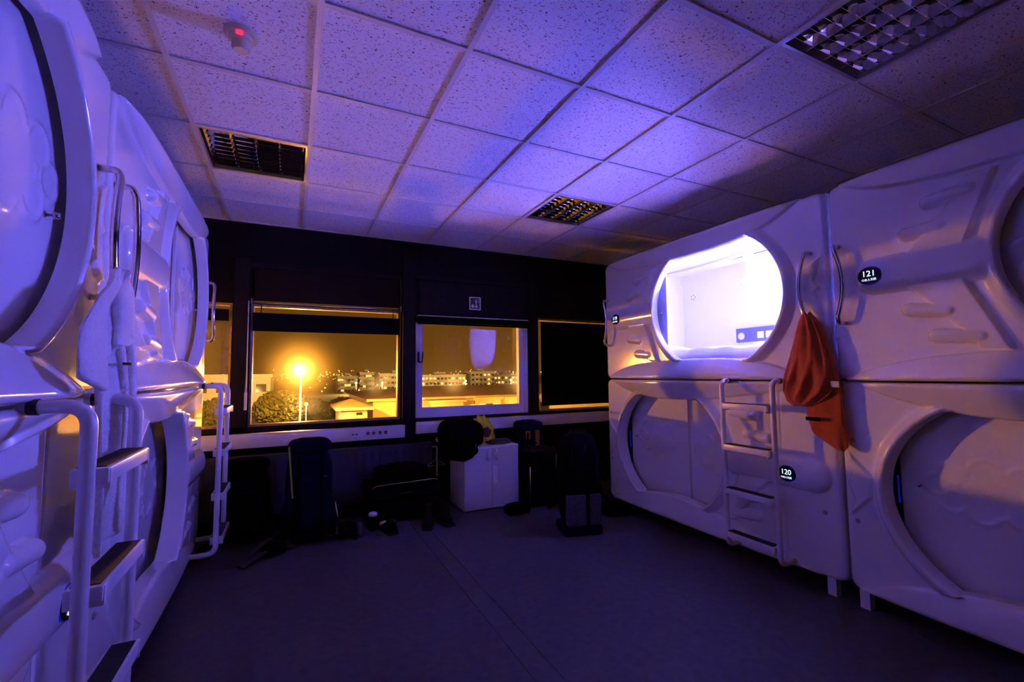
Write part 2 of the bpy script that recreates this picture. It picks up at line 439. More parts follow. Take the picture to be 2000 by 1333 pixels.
def h_lower(U, V):
    rd = -rrect(U, V, .006, POD_L - .006, .10, 1.294, .055); R = .03
    base = -R * (1 - np.sqrt(np.clip(1 - ((R - np.clip(rd, 0, R)) / R) ** 2, 0, 1)))
    h = plane_relief(U, V, True)
    tl = poly_sd(U, V, [(.03, .90), (.17, .756), (.155, .64), (.05, .524), (.03, .51), (.06, .62), (.03, .705), (.06, .80)])
    h = np.maximum(h, .018 * sstep(0, .014, -tl))
    gr = .007 * (1 - sstep(.003, .009, np.abs(U - 1.86))) * (h < .004)
    h = np.maximum(h, rim_h(ell_d(U, V, CL_, OA, OB))) - gr
    s = V - eaveL(U); e = .016 * sstep(-.002, .012, s) + .070 * np.sin(np.clip(s / .175, 0, 1) * PI / 2)
    s2 = baseL(U) - V; l = .014 * sstep(-.002, .012, s2) + .038 * np.sin(np.clip(s2 / .2, 0, 1) * PI / 2)
    m = (s > -.002); h = np.where(m, np.maximum(np.where(s > .012, 0, h), e), h)
    m = (s2 > -.002); h = np.where(m, np.maximum(np.where(s2 > .012, 0, h), l), h)
    return base + h

def wall_upper(U, V):
    return np.where(rrect(U, V, .006, POD_L - .006, .004, 1.192, .055) > -.03, .05, .022)
def wall_lower(U, V):
    return np.where(rrect(U, V, .006, POD_L - .006, .10, 1.294, .055) > -.03, .05, .065)

CELL = 0.0056
ME_UP = heightfield('front_panel', 0, POD_L, 0, 1.2, CELL, g_upper, h_upper, wall_upper); ME_UP.materials.append(GEL)
ME_LO = heightfield('front_panel', 0, POD_L, .095, 1.3, CELL, g_lower, h_lower, wall_lower); ME_LO.materials.append(GEL)

def cloud_sd(U, V, cx, cz, w, h):
    d = np.full(np.shape(U), 1e9)
    for (ox, oz, r) in ((-.40, .02, .15), (-.27, .24, .16), (-.02, .30, .18), (.25, .24, .18), (.40, 0, .16), (.22, -.24, .17), (-.05, -.28, .17), (-.28, -.20, .15), (0, 0, .34)):
        d = np.minimum(d, np.hypot((U - cx - ox * w) , (V - cz - oz * h)) - r * (w + h) / 2 * 0.85)
    return d
def door_mesh(w, h, cx, cz, cw, ch):
    def g(U, V): return rrect(U, V, .002, w - .002, .002, h - .002, .01)
    def hh(U, V):
        d = cloud_sd(U, V, cx, cz, cw, ch)
        return .007 * np.exp(-(d / .0075) ** 2) + .002 * sstep(0, .01, -d)
    me = heightfield('door', 0, w, 0, h, .0085, g, hh, lambda U, V: np.full(np.shape(U), .02)); me.materials.append(GEL)
    return me
ME_DOOR = door_mesh(.70, .98, .36, .55, .50, .33)
ME_DOOR_B = door_mesh(.70, .98, .34, .50, .54, .34)

# small shared pod meshes
def knob_mesh():
    v, f = lathe_data([(.004, 0), (.004, .012), (.010, .018), (.012, .025), (.009, .032), (.002, .034)], 14, '-Y')
    me = mesh_from('knob', v, f, True); fix_normals(me); me.materials.append(CHROME); return me
ME_KNOB = knob_mesh()
def screw_mesh():
    v, f = lathe_data([(.013, 0), (.013, .003), (.011, .005), (.004, .0055), (.003, .004)], 18, '-Y')
    me = mesh_from('screw_cap', v, f, True); fix_normals(me); me.materials.append(STEEL); return me
ME_SCREW = screw_mesh()
def disc_mesh(a, b, d, m):
    n = 36; r1 = [(a * math.cos(2 * PI * k / n), 0, b * math.sin(2 * PI * k / n)) for k in range(n)]
    r2 = [(x, -d * .7, z) for x, y, z in r1]; r3 = [(x * .95, -d, z * .95) for x, y, z in r1]
    v, f = loft([r1, r2, r3]); me = mesh_from('number_display', v, f, True); fix_normals(me); me.set_sharp_from_angle(angle=0.7); me.materials.append(m); return me
ME_DISC = disc_mesh(.058, .050, .012, BLACKPL)
ME_HALO = disc_mesh(.061, .053, .006, HALO); ME_HALO.name = 'backlight_ring'
SMALLTXT = '\u25cb\u5408\u4eba\u6587\u56de'
ME_SMALL = text_mesh(SMALLTXT, .0145)
def handle_mesh(side):
    # side=+1: bows towards +u (left-edge handle)
    pts = [(0, .0, .812), (0, -.055, .812)] + [(side * .045 * math.sin(PI * t), -.066, .805 - .455 * t) for t in np.linspace(.06, .94, 9)] + [(side * .012, -.055, .343), (side * .012, 0, .343)]
    p = fillet(pts, .03, 4); v, f = tube_data(p, .0125, 12); me = mesh_from('handle', v, f, True); fix_normals(me); me.materials.append(CHROME); return me
ME_HL, ME_HR = handle_mesh(1), handle_mesh(-1)
def shell(z0, z1):
    L, D, t = POD_L - .02, 1.13, .02
    return boxes_mesh('body', [(.012, L, .045, D, z0, z0 + t), (.012, L, .045, D, z1 - t, z1), (.012, .012 + t, .045, D, z0 + t, z1 - t), (L - t, L, .045, D, z0 + t, z1 - t), (.012 + t, L - t, D - t, D, z0 + t, z1 - t)])
ME_BODY_U = shell(.008, 1.188); ME_BODY_U.materials.append(GELIN)
ME_BODY_L = shell(.11, 1.290); ME_BODY_L.materials.append(GELIN)
ME_FOOT = boxes_mesh('foot', [(-.025, .025, -.02, .03, 0, .115)]); ME_FOOT.materials.append(WHITE)
ME_STRIP = boxes_mesh('light_strip', [(-.003, .003, 0, .006, -.075, .075)]); ME_STRIP.materials.append(BLUELED)
ME_POST = boxes_mesh('door_post', [(-.018, .018, -.012, .03, .16, 1.2)]); ME_POST.materials.append(GEL)

def digits(pod, num, u, z, y):
    d = obj('number_display', ME_DISC, None, pod, (u, y, z))
    obj('backlight_ring', ME_HALO, None, d, (0, .003, 0))
    me = text_mesh(num, .046); me.materials.append(DIGIT); me.name = 'room_number'
    obj('room_number', me, None, d, (0, -.013, .010))
    if not ME_SMALL.materials: ME_SMALL.materials.append(DIGIT)
    obj('small_lettering', ME_SMALL, None, d, (0, -.013, -.024))

def upper_pod(label, x0, yfar, rot, num, opened=False):
    t = thing('capsule_pod', label, 'sleeping pod', (x0, yfar, ZM), rot, 'white moulded sleeping pods')
    obj('front_panel', ME_UP, None, t); obj('body', ME_BODY_U, None, t)
    obj('handle', ME_HL, None, t, (.055, 0, 0)); obj('handle', ME_HR, None, t, (2.115, 0, 0))
    if num: digits(t, num, .232, .595, -.047)
    if opened:
        d = obj('door', ME_DOOR_B, None, t, (.115, .060, .11)); obj('knob', ME_KNOB, None, d, (.66, 0, .48))
    else:
        d1 = obj('door', ME_DOOR_B, None, t, (.68, .070, .11)); d2 = obj('door', ME_DOOR, None, t, (1.33, .046, .11))
        obj('knob', ME_KNOB, None, d2, (.56, 0, .45))
    return t
def lower_pod(label, x0, yfar, rot, num):
    t = thing('capsule_pod', label, 'sleeping pod', (x0, yfar, 0), rot, 'white moulded sleeping pods')
    obj('front_panel', ME_LO, None, t); obj('body', ME_BODY_L, None, t)
    for fu in (.075, 2.125):
        for fy in (.03, 1.04): obj('foot', ME_FOOT, None, t, (fu, fy, 0))
    if num: digits(t, num, 1.92, .695, -.047)
    d1 = obj('door', ME_DOOR, None, t, (.24, .115, .20)); obj('knob', ME_KNOB, None, d1, (.09, 0, .54))
    obj('door', ME_DOOR_B, None, t, (.95, .125, .20)); obj('door_post', ME_POST, None, t, (.955, .11, 0))
    obj('light_strip', ME_STRIP, None, t, (.236, .092, .70))
    for (u, z) in ((.067, .955), (2.118, .492), (.07, .493), (2.14, .955)): obj('screw_cap', ME_SCREW, None, t, (u, -.001, z))
    return t

# ------------------------------------------------------------------ room structure
XL, XR, YB, YW, H = -1.36, 4.76, -4.20, 2.965, 2.78
fl = boxes('floor', [(XL, XR, YB, YW + .1, -.12, -.004)], VINYL); tag(fl, 'dark vinyl floor of the pod room', kind='structure')
for (a, b) in ((XL, 1.533), (1.5365, 1.653), (1.6565, XR)):
    boxes('vinyl_sheet', [(a, b, YB, YW, -.004, 0)], VINYL, fl)

ce = boxes('ceiling', [(XL, XR, YB, YW + .1, 2.93, 3.0)], WALLSIDE); tag(ce, 'suspended tile ceiling', kind='structure')
me_tile = boxes_mesh('ceiling_tile', [(.004, .596, .004, .596, 0, .018)]); me_tile.materials.append(TILE)
FIX = [(0, 2), (4, 2), (4, -2)]
for i in range(-3, 8):
    for j in range(-7, 5):
        if (i, j) in FIX: continue
        x0, x1 = max(.6 * i, XL), min(.6 * i + .6, XR); y0, y1 = .6 * j, min(.6 * j + .6, YW)
        if x1 - x0 > .59 and y1 - y0 > .59:
            obj('ceiling_tile', me_tile, None, ce, (.6 * i, .6 * j, H + .009))
        elif x1 - x0 > .03:
            boxes('ceiling_tile', [(x0 + .004, x1 - .004, y0 + .004, y1 - .004, H + .009, H + .027)], TILE, ce)
for i in range(-2, 8):
    x = .6 * i
    boxes('main_runner', [(x - .012, x + .012, YB, YW, H, H + .006), (x - .002, x + .002, YB, YW, H + .006, H + .05)], TGRID, ce)
for j in range(-6, 5):
    y = .6 * j
    for i in range(-3, 8):
        x0, x1 = max(.6 * i, XL) + .012, min(.6 * i + .6, XR) - .012
        boxes('cross_tee', [(x0, x1, y - .012, y + .012, H + .001, H + .007)], TGRID, ce)
boxes('edge_trim', [(XL, XR, YW - .022, YW, H, H + .006)], TGRID, ce)

# walls
wl = boxes('wall_left', [(XL - .1, XL, YB, YW + .1, -.1, 3.0)], WALLSIDE); tag(wl, 'dark wall behind the pods by the towel', kind='structure')
wr = boxes('wall_right', [(XR, XR + .1, YB, YW + .1, -.1, 3.0)], WALLSIDE); tag(wr, 'dark wall behind the pods by the orange fleece', kind='structure')
wf = boxes('wall_front', [(XL, XR, YB - .1, YB, -.1, 3.0)], WALLSIDE); tag(wf, 'dark wall opposite the windows', kind='structure')
y0, y1 = YW, YW + .13
wb = boxes('wall_back', [(XL, XR, y0, y1, -.1, .90), (XL, XR, y0, y1, 2.40, 3.0),
                         (XL, -1.0, y0, y1, .90, 2.40), (.035, .180, y0, y1, .90, 2.40), (1.548, 1.70, y0, y1, .90, 2.40), (3.045, 3.198, y0, y1, .90, 2.40), (4.40, XR, y0, y1, .90, 2.40),
                         (-1.0, .035, y0, y1, 2.03, 2.40), (1.70, 3.045, y0, y1, 1.99, 2.40), (3.198, 4.40, y0, y1, 2.03, 2.40)], WALLDK)
tag(wb, 'near-black window wall', kind='structure')
# raised casings on the window wall
boxes('casing', [(1.562, 1.688, y0 - .045, y0, 0, 2.62)], FRAMEDK, wb)
boxes('casing', [(.05, .165, y0 - .03, y0, .86, 2.45)], FRAMEDK, wb)
boxes('casing', [(3.06, 3.18, y0 - .03, y0, .88, 2.45)], FRAMEDK, wb)
boxes('casing', [(1.70, 3.06, y0 - .02, y0, 2.385, 2.425)], FRAMEDK, wb)
boxes('casing', [(.165, 1.56, y0 - .02, y0, 2.36, 2.41)], FRAMEDK, wb)
boxes('panel_board', [(1.74, 3.0, y0 - .008, y0, 2.02, 2.37)], FRAMEDK, wb)
boxes('sill_board', [(-1.0, 1.55, y0 - .03, y0, .862, .905)], FRAMEDK, wb)
boxes('sill_board', [(1.70, 4.40, y0 - .03, y0, .872, .905)], FRAMEDK, wb)

def window(name, label, x0, x1, z0, z1, fw, m, glassy=YW + .075, lower=None):
    w = bpy.data.objects.new(name, None); link(w); w.location = (0, 0, 0); tag(w, label, kind='structure')
    ya, yb = glassy - .035, glassy + .035
    boxes('frame_jamb', [(x0, x0 + fw, ya, yb, z0, z1)], m, w); boxes('frame_jamb', [(x1 - fw, x1, ya, yb, z0, z1)], m, w)
    boxes('frame_rail', [(x0 + fw, x1 - fw, ya, yb, z0, z0 + fw)], m, w); boxes('frame_rail', [(x0 + fw, x1 - fw, ya, yb, z1 - fw, z1)], m, w)
    obj('pane', mesh_from('pane', [(x0 + fw - .005, glassy, z0 + fw - .005), (x1 - fw + .005, glassy, z0 + fw - .005), (x1 - fw + .005, glassy, z1 - fw + .005), (x0 + fw - .005, glassy, z1 - fw + .005)], [(0, 1, 2, 3)]), PANE, w)
    return w
wA = window('window_1', 'narrow strip of window seen beside the left pods', -1.0, .035, .90, 2.03, .022, WOODLT)
wB = window('window_2', 'wide window showing the glaring street lamp', .180, 1.548, .90, 2.03, .022, WOODLT)
wBt = window('window_3', 'dark transom pane above the wide window', .180, 1.548, 2.03, 2.40, .022, FRAMEDK)
wC = window('window_4', 'window with white sash and reflected pod light', 1.70, 3.045, .90, 1.99, .012, WHITEPL, YW + .10)
wD = window('window_5', 'window behind the drawn black blind', 3.198, 4.40, .90, 2.03, .022, WOODLT)
# white opening sash of window 4
def sash():
    x0, x1, z0, z1 = 1.703, 3.040, .905, 1.985; a, b = YW - .012, YW + .05
    fl_, fr_, fb_, ft_ = .072, .115, .105, .07
    boxes('sash_stile', [(x0, x0 + fl_, a, b, z0, z1), (x0 + fl_ - .02, x0 + fl_, b, b + .025, z0 + .05, z1 - .05)], WHITEPL, wC)
    boxes('sash_stile', [(x1 - fr_, x1 - .052, a, b, z0, z1)], WHITEPL, wC)
    boxes('sash_stile', [(x1 - .047, x1, a - .006, b, z0, z1)], WHITEPL, wC)
    boxes('sash_rail', [(x0 + fl_, x1 - fr_, a, b, z0, z0 + fb_)], WHITEPL, wC)
    boxes('sash_rail', [(x0 + fl_, x1 - fr_, a, b, z1 - ft_, z1)], WHITEPL, wC)
    h = boxes('window_handle', [(1.722, 1.742, a - .012, a, 1.49, 1.60)], BLACKPL, wC)
    tube('lever', fillet([(1.732, a - .01, 1.51), (1.732, a - .045, 1.49), (1.76, a - .05, 1.49), (1.768, a - .045, 1.60)], .015), .008, BLACKPL, h)
sash()

def roller_blind(label, x0, x1, ztop, zbot, yb, fab, rod_z=None, r=.012):
    t = thing('roller_blind', label, 'blind', ((x0 + x1) / 2, yb, zbot), 0, None)
    cx = (x0 + x1) / 2; w = (x1 - x0) / 2
    box('fabric', (-w, w, -.002, .002, 0, ztop - zbot), fab, t)
    box('bottom_bar', (-w, w, -.007, .007, -.006, .012), fab, t)
    if rod_z:
        v = [(-w - .02, 0, rod_z - zbot), (w + .02, 0, rod_z - zbot)]
        tube('roller', v, r, STEEL if r < .02 else fab, t)
        for s in (-1, 1):
            box('bracket', (s * (w + .012) - .006, s * (w + .012) + .006, -.016, .03, rod_z - zbot - .02, rod_z - zbot + .035), STEEL, t)
    return t
b1 = roller_blind('short black roller blind above the street lamp view', .197, 1.531, 1.945, 1.78, YW - .018, FABRIC, 2.04, .008)
for s in (-.6, .6):
    boxes('hanging_tape', [(s - .004, s + .004, -.001, .001, .165, .26)], FABRIC, b1)
tube('pull_wand', [(-.70, -.02, .27), (-.698, -.03, -.40), (-.700, -.03, -.56)], [.005, .005, .009], WHITEPL, b1)
box('wand_grip', (-.712, -.690, -.042, -.020, -.72, -.56), WHITEPL, b1, .004)
b2 = roller_blind('brown roller blind covering the dark transom pane', 0.200, 1.530, 2.366, 2.065, YW + .02, BROWNBL)
b3 = roller_blind('rolled-up black blind at the head of the white sash', 1.715, 3.02, 1.97, 1.90, YW - .05, FABRIC, 1.945, .034)
box('pelmet_lip', (-.655, .655, -.02, .045, .082, .090), WHITEPL, b3)
b4 = roller_blind('full-length black blind drawn down next to the pods', 3.226, 4.385, 1.985, .978, YW - .012, FABRIC)
boxes('side_cord', [(-.612, -.608, -.016, -.012, .02, 1.06)], WHITEPL, b4)
b5 = roller_blind('short black blind on the window strip by the left pods', -.985, .012, 1.965, 1.865, YW - .012, FABRIC)

# cable trunking with sockets
def trunking(label, x0, x1, z0, z1):
    t = thing('cable_trunking', label, 'trunking', ((x0 + x1) / 2, YW, z0)); w = (x1 - x0) / 2; h = z1 - z0
    box('channel', (-w, w, -.062, 0, 0, h), WHITEPL, t, .003)
    box('lid', (-w + .002, w - .002, -.067, -.06, h * .16, h * .80), WHITEPL, t, .002)
    return t, (x0 + x1) / 2, z0
def data_outlet(t, cx, cz):
    p = box('data_outlet', (cx - .045, cx + .045, -.075, -.066, cz - .04, cz + .04), SOCKET, t, .003)
    for s in (-.016, .016): boxes('jack', [(cx + s - .010, cx + s + .010, -.0768, -.074, cz - .009, cz + .006)], SOCKIN, p)
def power_outlet(t, cx, cz):
    p = box('power_outlet', (cx - .055, cx + .055, -.075, -.066, cz - .038, cz + .038), SOCKET, t, .003)
    for s in (-.027, .027):
        w = lathe('socket_well', [(.022, 0), (.022, .0025), (.018, .003), (.017, .001)], SOCKET, p, (cx + s, -.0745, cz), 20, '-Y')
        lathe('socket_face', [(.017, 0), (.017, .0022)], SOCKIN, p, (cx + s, -.0750, cz), 20, '-Y')
t1, c1, z1_ = trunking('long white cable trunking under the wide window', -1.0, 1.585, .722, .848)
data_outlet(t1, 1.095 - c1, .064); power_outlet(t1, 1.245 - c1, .066); power_outlet(t1, 1.362 - c1, .066)
t2, c2, z2_ = trunking('white cable trunking behind the cabinet and drawn blind', 1.700, 4.5, .748, .868)
data_outlet(t2, 1.948 - c2, .045)

# radiator
rad = thing('radiator', 'dark slate panel radiator low under the wide window', 'radiator', (.68, YW - .13, .14))
box('front_plate', (-1.17, 1.17, -.012, .0, 0, .52), RADIATOR, rad, .005)
for k in range(30):
    xx = -1.12 + k * 2.24 / 29
    boxes('rib', [(xx - .012, xx + .012, -.018, -.011, .04, .48)], RADIATOR, rad)
box('top_grille', (-1.17, 1.17, .0, .085, .49, .52), RADIATOR, rad)
for s in (-.9, .9): boxes('foot', [(s - .02, s + .02, .0, .06, -.14, .0)], RADIATOR, rad)
tube('pipe', fillet([(1.17, .03, .47), (1.23, .03, .47), (1.23, .03, -.13)], .02), .009, WHITEPL, rad)
lathe('thermostat_knob', [(.012, 0), (.022, .01), (.026, .03), (.026, .055), (.018, .066)], WHITEPL, rad, (1.23, .02, .545), 20, '-Y')

# escape sign
sg = thing('rescue_sign', 'small dark green rescue sign with cream border above white sash', 'sign', (2.377, YW - .009, 2.157))
box('plate', (-.066, .066, -.004, 0, -.073, .073), SIGNGR, sg)
boxes('border', [(-.068, .068, -.0055, -.003, .063, .073), (-.068, .068, -.0055, -.003, -.073, -.063), (-.068, -.057, -.0055, -.003, -.063, .063), (.057, .068, -.0055, -.003, -.063, .063)], SIGNCR, sg)
def flat(name, pts, m, parent, y=-.0055):
    n = len(pts); v = [(p[0], y, p[1]) for p in pts] + [(p[0], y + .0015, p[1]) for p in pts]
    f = [tuple(range(n))] + [(i, i + n, (i + 1) % n + n, (i + 1) % n) for i in range(n)]
    me = mesh_from(name, v, f); fix_normals(me); return obj(name, me, m, parent)
flat('truck_pictogram', [(-.044, -.040), (.030, -.040), (.030, -.026), (.012, -.020), (.008, -.030), (-.020, -.030), (-.020, -.012), (-.030, -.010), (-.040, -.018), (-.044, -.030)], SIGNCR, sg)
for wx in (-.032, .016):
    flat('wheel_pictogram', [(wx + .009 * math.cos(k * PI / 6), -.042 + .009 * math.sin(k * PI / 6)) for k in range(12)], SIGNCR, sg, -.006)
flat('ladder_pictogram', [(.010, -.022), (.020, -.022), (.016, .018), (.006, .018)], SIGNCR, sg)
flat('ladder_pictogram', [(.018, .012), (.026, .018), (-.022, .050), (-.027, .044)], MATS['grey_nylon'], sg)
flat('figure_pictogram', [(.004, .020), (.022, .012), (.026, .020), (.012, .042), (.002, .040)], SIGNCR, sg)
boxes('window_pictogram', [(.022, .046, -.0062, -.0045, .014, .016), (.022, .046, -.0062, -.0045, .044, .046), (.044, .046, -.0062, -.0045, .016, .044)], SIGNCR, sg)

# louvre ceiling lights
def tri_prism(name, L, wt, wb, h, axis):
    # blade: wide on top, narrow at the bottom, running along axis for L
    sec = [(-wb / 2, 0), (wb / 2, 0), (wt / 2, h), (-wt / 2, h)]
    if axis == 'y': r = [[(s, -L / 2, z) for s, z in sec], [(s, L / 2, z) for s, z in sec]]
    else: r = [[(-L / 2, s, z) for s, z in sec], [(L / 2, s, z) for s, z in sec]]
    v, f = loft(r); me = mesh_from(name, v, f); fix_normals(me); me.materials.append(MIRROR); return me
ME_LONG = tri_prism('long_blade', .57, .030, .003, .055, 'y'); ME_CROSS = tri_prism('cross_blade', .118, .020, .002, .045, 'x')
def louvre(label, i, j):
    t = thing('louvre_light', label, 'ceiling light', (.6 * i + .3, .6 * j + .3, H), 0, 'louvred ceiling lights')
    box('frame', (-.288, -.278, -.288, .288, .002, .014), STEEL, t); box('frame', (.278, .288, -.288, .288, .002, .014), STEEL, t)
    box('frame', (-.278, .278, -.288, -.272, .002, .014), STEEL, t); box('frame', (-.278, .278, .272, .288, .002, .014), STEEL, t)
    boxes('housing', [(-.29, .29, -.29, .29, .118, .125), (-.29, -.284, -.29, .29, .012, .118), (.284, .29, -.29, .29, .012, .118), (-.284, .284, -.29, -.284, .012, .118), (-.284, .284, .284, .29, .012, .118)], STEEL, t)
    for k in range(5): obj('long_blade', ME_LONG, None, t, (-.264 + .132 * k, 0, .010))
    for k in range(4):
        for q in range(9): obj('cross_blade', ME_CROSS, None, t, (-.198 + .132 * k, -.24 + .06 * q, .014))
        tube('lamp_tube', [(-.198 + .132 * k, -.26, .088), (-.198 + .132 * k, .26, .088)], .012, WHITEPL, t)
louvre('mirrored louvre ceiling light nearest the smoke detector', 0, 2)
louvre('mirrored louvre ceiling light in front of the lit pod', 4, 2)
louvre('large mirrored louvre ceiling light at the upper right corner', 4, -2)

# smoke detector
sd = thing('smoke_detector', 'round cream smoke detector with red light on ceiling', 'smoke detector', (.31, .315, H + .009))
lathe('base', [(.001, 0), (.064, 0), (.064, -.012), (.056, -.020), (.02, -.020)], DETECT, sd, n=32)
lathe('sensor_body', [(.046, -.018), (.044, -.032), (.034, -.040), (.034, -.066), (.026, -.076), (.001, -.077)], DETECT, sd, n=32)
box('indicator_light', (-.014, .010, -.051, -.040, -.034, -.022), REDLED, sd, .002)

# ------------------------------------------------------------------ sleeping pods
XRP, YRF = 3.50, 2.055           # front plane and far end, right-hand row
XLP, YLS = -.105, .38            # front plane and joint of the two stacks, left-hand row
RR, RL = -PI / 2, PI / 2
p119 = upper_pod('upper pod 119, door open and brightly lit inside', XRP, YRF, RR, '119', True)
p121 = upper_pod('upper pod 121 at the right edge, door closed', XRP, YRF - POD_L - .006, RR, '121')
p120 = lower_pod('lower pod 120 with ladder in front, under the lit pod', XRP, YRF, RR, '120')
p122 = lower_pod('lower pod at the right edge, under pod 121', XRP, YRF - POD_L - .006, RR, None)
pL1 = upper_pod('upper far pod on the left, beside the windows', XLP, YLS, RL, None)
pL2 = lower_pod('lower far pod on the left, beside the windows', XLP, YLS, RL, None)
pL3 = upper_pod('upper near pod at the left edge, with chrome knob', XLP, YLS - POD_L - .006, RL, None)
pL4 = lower_pod('lower near pod 116 at the left edge', XLP, YLS - POD_L - .006, RL, '116')

# fittings inside the open pod (local frame: u along, y inwards, z up)
D_ = 1.13 - .021
cp = box('control_panel', (.722, 1.225, D_ - .025, D_, .352, .492), PANELGR, p119, .006)
lathe('dial_ring', [(.036, 0), (.036, .004), (.031, .005), (.031, .002)], WHITEPL, cp, (.782, D_ - .024, .413), 28, '-Y')
box('usb_socket', (.885, .922, D_ - .030, D_ - .022, .38, .45), SOCKIN, cp, .002)
for uu in (.990, 1.078): box('switch_key', (uu - .032, uu + .032, D_ - .033, D_ - .022, .382, .446), WHITEPL, cp, .005)
lathe('vent_rose', [(.05, 0), (.05, .008), (.04, .014), (.001, .014)], GELIN, p119, (.19, D_, .90), 28, '-Y')
for k in range(5):
    a = k * 2 * PI / 5
    boxes('vent_slot', [(.19 + .026 * math.cos(a) - .004, .19 + .026 * math.cos(a) + .004, D_ - .0155, D_ - .0135, .90 + .026 * math.sin(a) - .008, .90 + .026 * math.sin(a) + .008)], SOCKIN, p119)
lathe('reading_lamp', [(.04, 0), (.04, .008), (.03, .03), (.001, .03)], GELIN, p119, (.81, D_, .97), 28, '-Y')
# moulded ceiling step and its dark seams
tube('ceiling_moulding', [(u, .78 + .05 * math.sin(3.2 * u), 1.140 + .006) for u in np.linspace(.05, 2.15, 30)], .016, GELIN, p119, 8)
boxes('seam', [(.45 + .32 * k, .45 + .32 * k + .2, .90, .905, 1.160, 1.1665) for k in range(3)], SOCKIN, p119)
box('light_panel', (1.27, 1.62, D_ - .018, D_, .25, .60), PODLAMP, p119, .004)
box('light_strip', (.40, 2.00, .060, .068, 1.055, 1.150), FILLSTRIP, p119, .002)  # glowing strip added above the opening to fill the pod interior with light

mt = tag(blob('mattress', (4.06, 1.055 - .10, 1.40), (1.02, 2.12, .14), SHEET, p=9, nu=48, nv=20), 'white mattress in the lit pod', 'mattress')
def duvet():
    V, F = [], []; nx, ny = 40, 70
    for i in range(nx + 1):
        for j in range(ny + 1):
            x = 3.60 + .93 * i / nx; y = -.05 + 1.45 * j / ny
            e = min(1, min(i, nx - i) / 4) * min(1, min(j, ny - j) / 4)
            z = 1.475 + .065 * e ** .5 + .010 * math.sin(9 * x + 4 * y) + .008 * math.sin(23 * y + 6 * x) * e + .030 * e * max(0, math.sin(2.6 * (y - .3)))
            V.append((x, y, z))
    for i in range(nx):
        for j in range(ny):
            a = i * (ny + 1) + j; F.append((a, a + ny + 1, a + ny + 2, a + 1))
    me = mesh_from('duvet', V, F, True); o = obj('duvet', me, SHEET)
    s = o.modifiers.new('thick', 'SOLIDIFY'); s.thickness = .02; s.offset = -1
    tag(o, 'rumpled white duvet on the mattress in the lit pod', 'duvet')
duvet()
tag(blob('pillow', (4.05, 1.72, 1.54), (.62, .42, .17), SHEET, p=2.6, noise=.04, freq=4, seed=3), 'plump white pillow at the far end of the lit pod', 'pillow')

# ladders
def ladder(label, x0, yfar, rot, du=0.0, pr=.155):
    t = thing('pod_ladder', label, 'ladder', (x0, yfar, 0), rot, 'white tube ladders on the pods')
    q = pr - .155
    for u in (1.535 + du, 1.918 + du):
        pts = fillet([(u, -.055, 1.296), (u, -pr, 1.296), (u, -pr, .135), (u, -.01, .135)], .055, 8)
        r = tube('rail', pts, .0175, WHITE, t, 14)
        lathe('collar', [(.020, 0), (.020, .018), (.017, .019)], BLACKPL, r, (u, -.072, 1.296), 16, '-Y')
    for z in (1.12, .83, .525, .225):
        r = box('rung', (1.545 + du, 1.908 + du, -.195 - q, -.118 - q, z - .022, z + .018), WHITE, t, .005)
        box('grip_mat', (1.560 + du, 1.893 + du, -.186 - q, -.127 - q, z + .018, z + .021), BLACKRUB, r)
        for u in (1.559 + du, 1.894 + du):
            box('end_cap', (u - .006, u + .006, -.197 - q, -.116 - q, z - .034, z + .016), WHITE, r, .004)
    return t
ladder('white ladder in front of pod 120', XRP, YRF, RR)
ladder('white ladder on the far left pods, in front of the window strip', XLP, YLS, RL, .12, .185)
ladder('near white ladder at the left edge, cut by the picture bottom', XLP, YLS - POD_L - .006, RL, .02, .185)

# ------------------------------------------------------------------ hanging things
def cloth_loft(name, rows, folds, depth, m, parent, n=48, seed=0, ph=0.0, amp=0.35):
    """closed cloth bundle: rows of (z, yc, halfwidth, xc); folds ripple the outline"""
    rings = []
    R = len(rows) * 5
    zs = [r[0] for r in rows]; s = np.linspace(0, len(rows) - 1, R)
    k = np.arange(len(rows))
    zz, yy, ww, xx = (np.interp(s, k, [r[c] for r in rows]) for c in range(4))
    for i in range(R):
        ring = []
        for j in range(n):
            a = 2 * PI * j / n
            s0 = math.sin(folds * a + ph + 1.2 * math.sin(i * .13)); s1 = math.sin((folds * 2 + 1) * a + 2.1 * ph + .09 * i)
            rip = amp * (1 - 2 * abs(s0) ** .6) + amp * .6 * s1 + amp * .3 * math.sin(3 * a + .35 * i + ph)
            d = depth * min(1.0, .45 + ww[i] * 5)
            ring.append((xx[i] + d * (1 + rip) * math.sin(a), yy[i] + ww[i] * math.cos(a) * (1 + .06 * rip), zz[i] + .010 * math.sin(3 * a + ph)))
        rings.append(ring)
    v, f = loft(rings); me = mesh_from(name, v, f, True); fix_normals(me)
    return obj(name, me, m, parent)

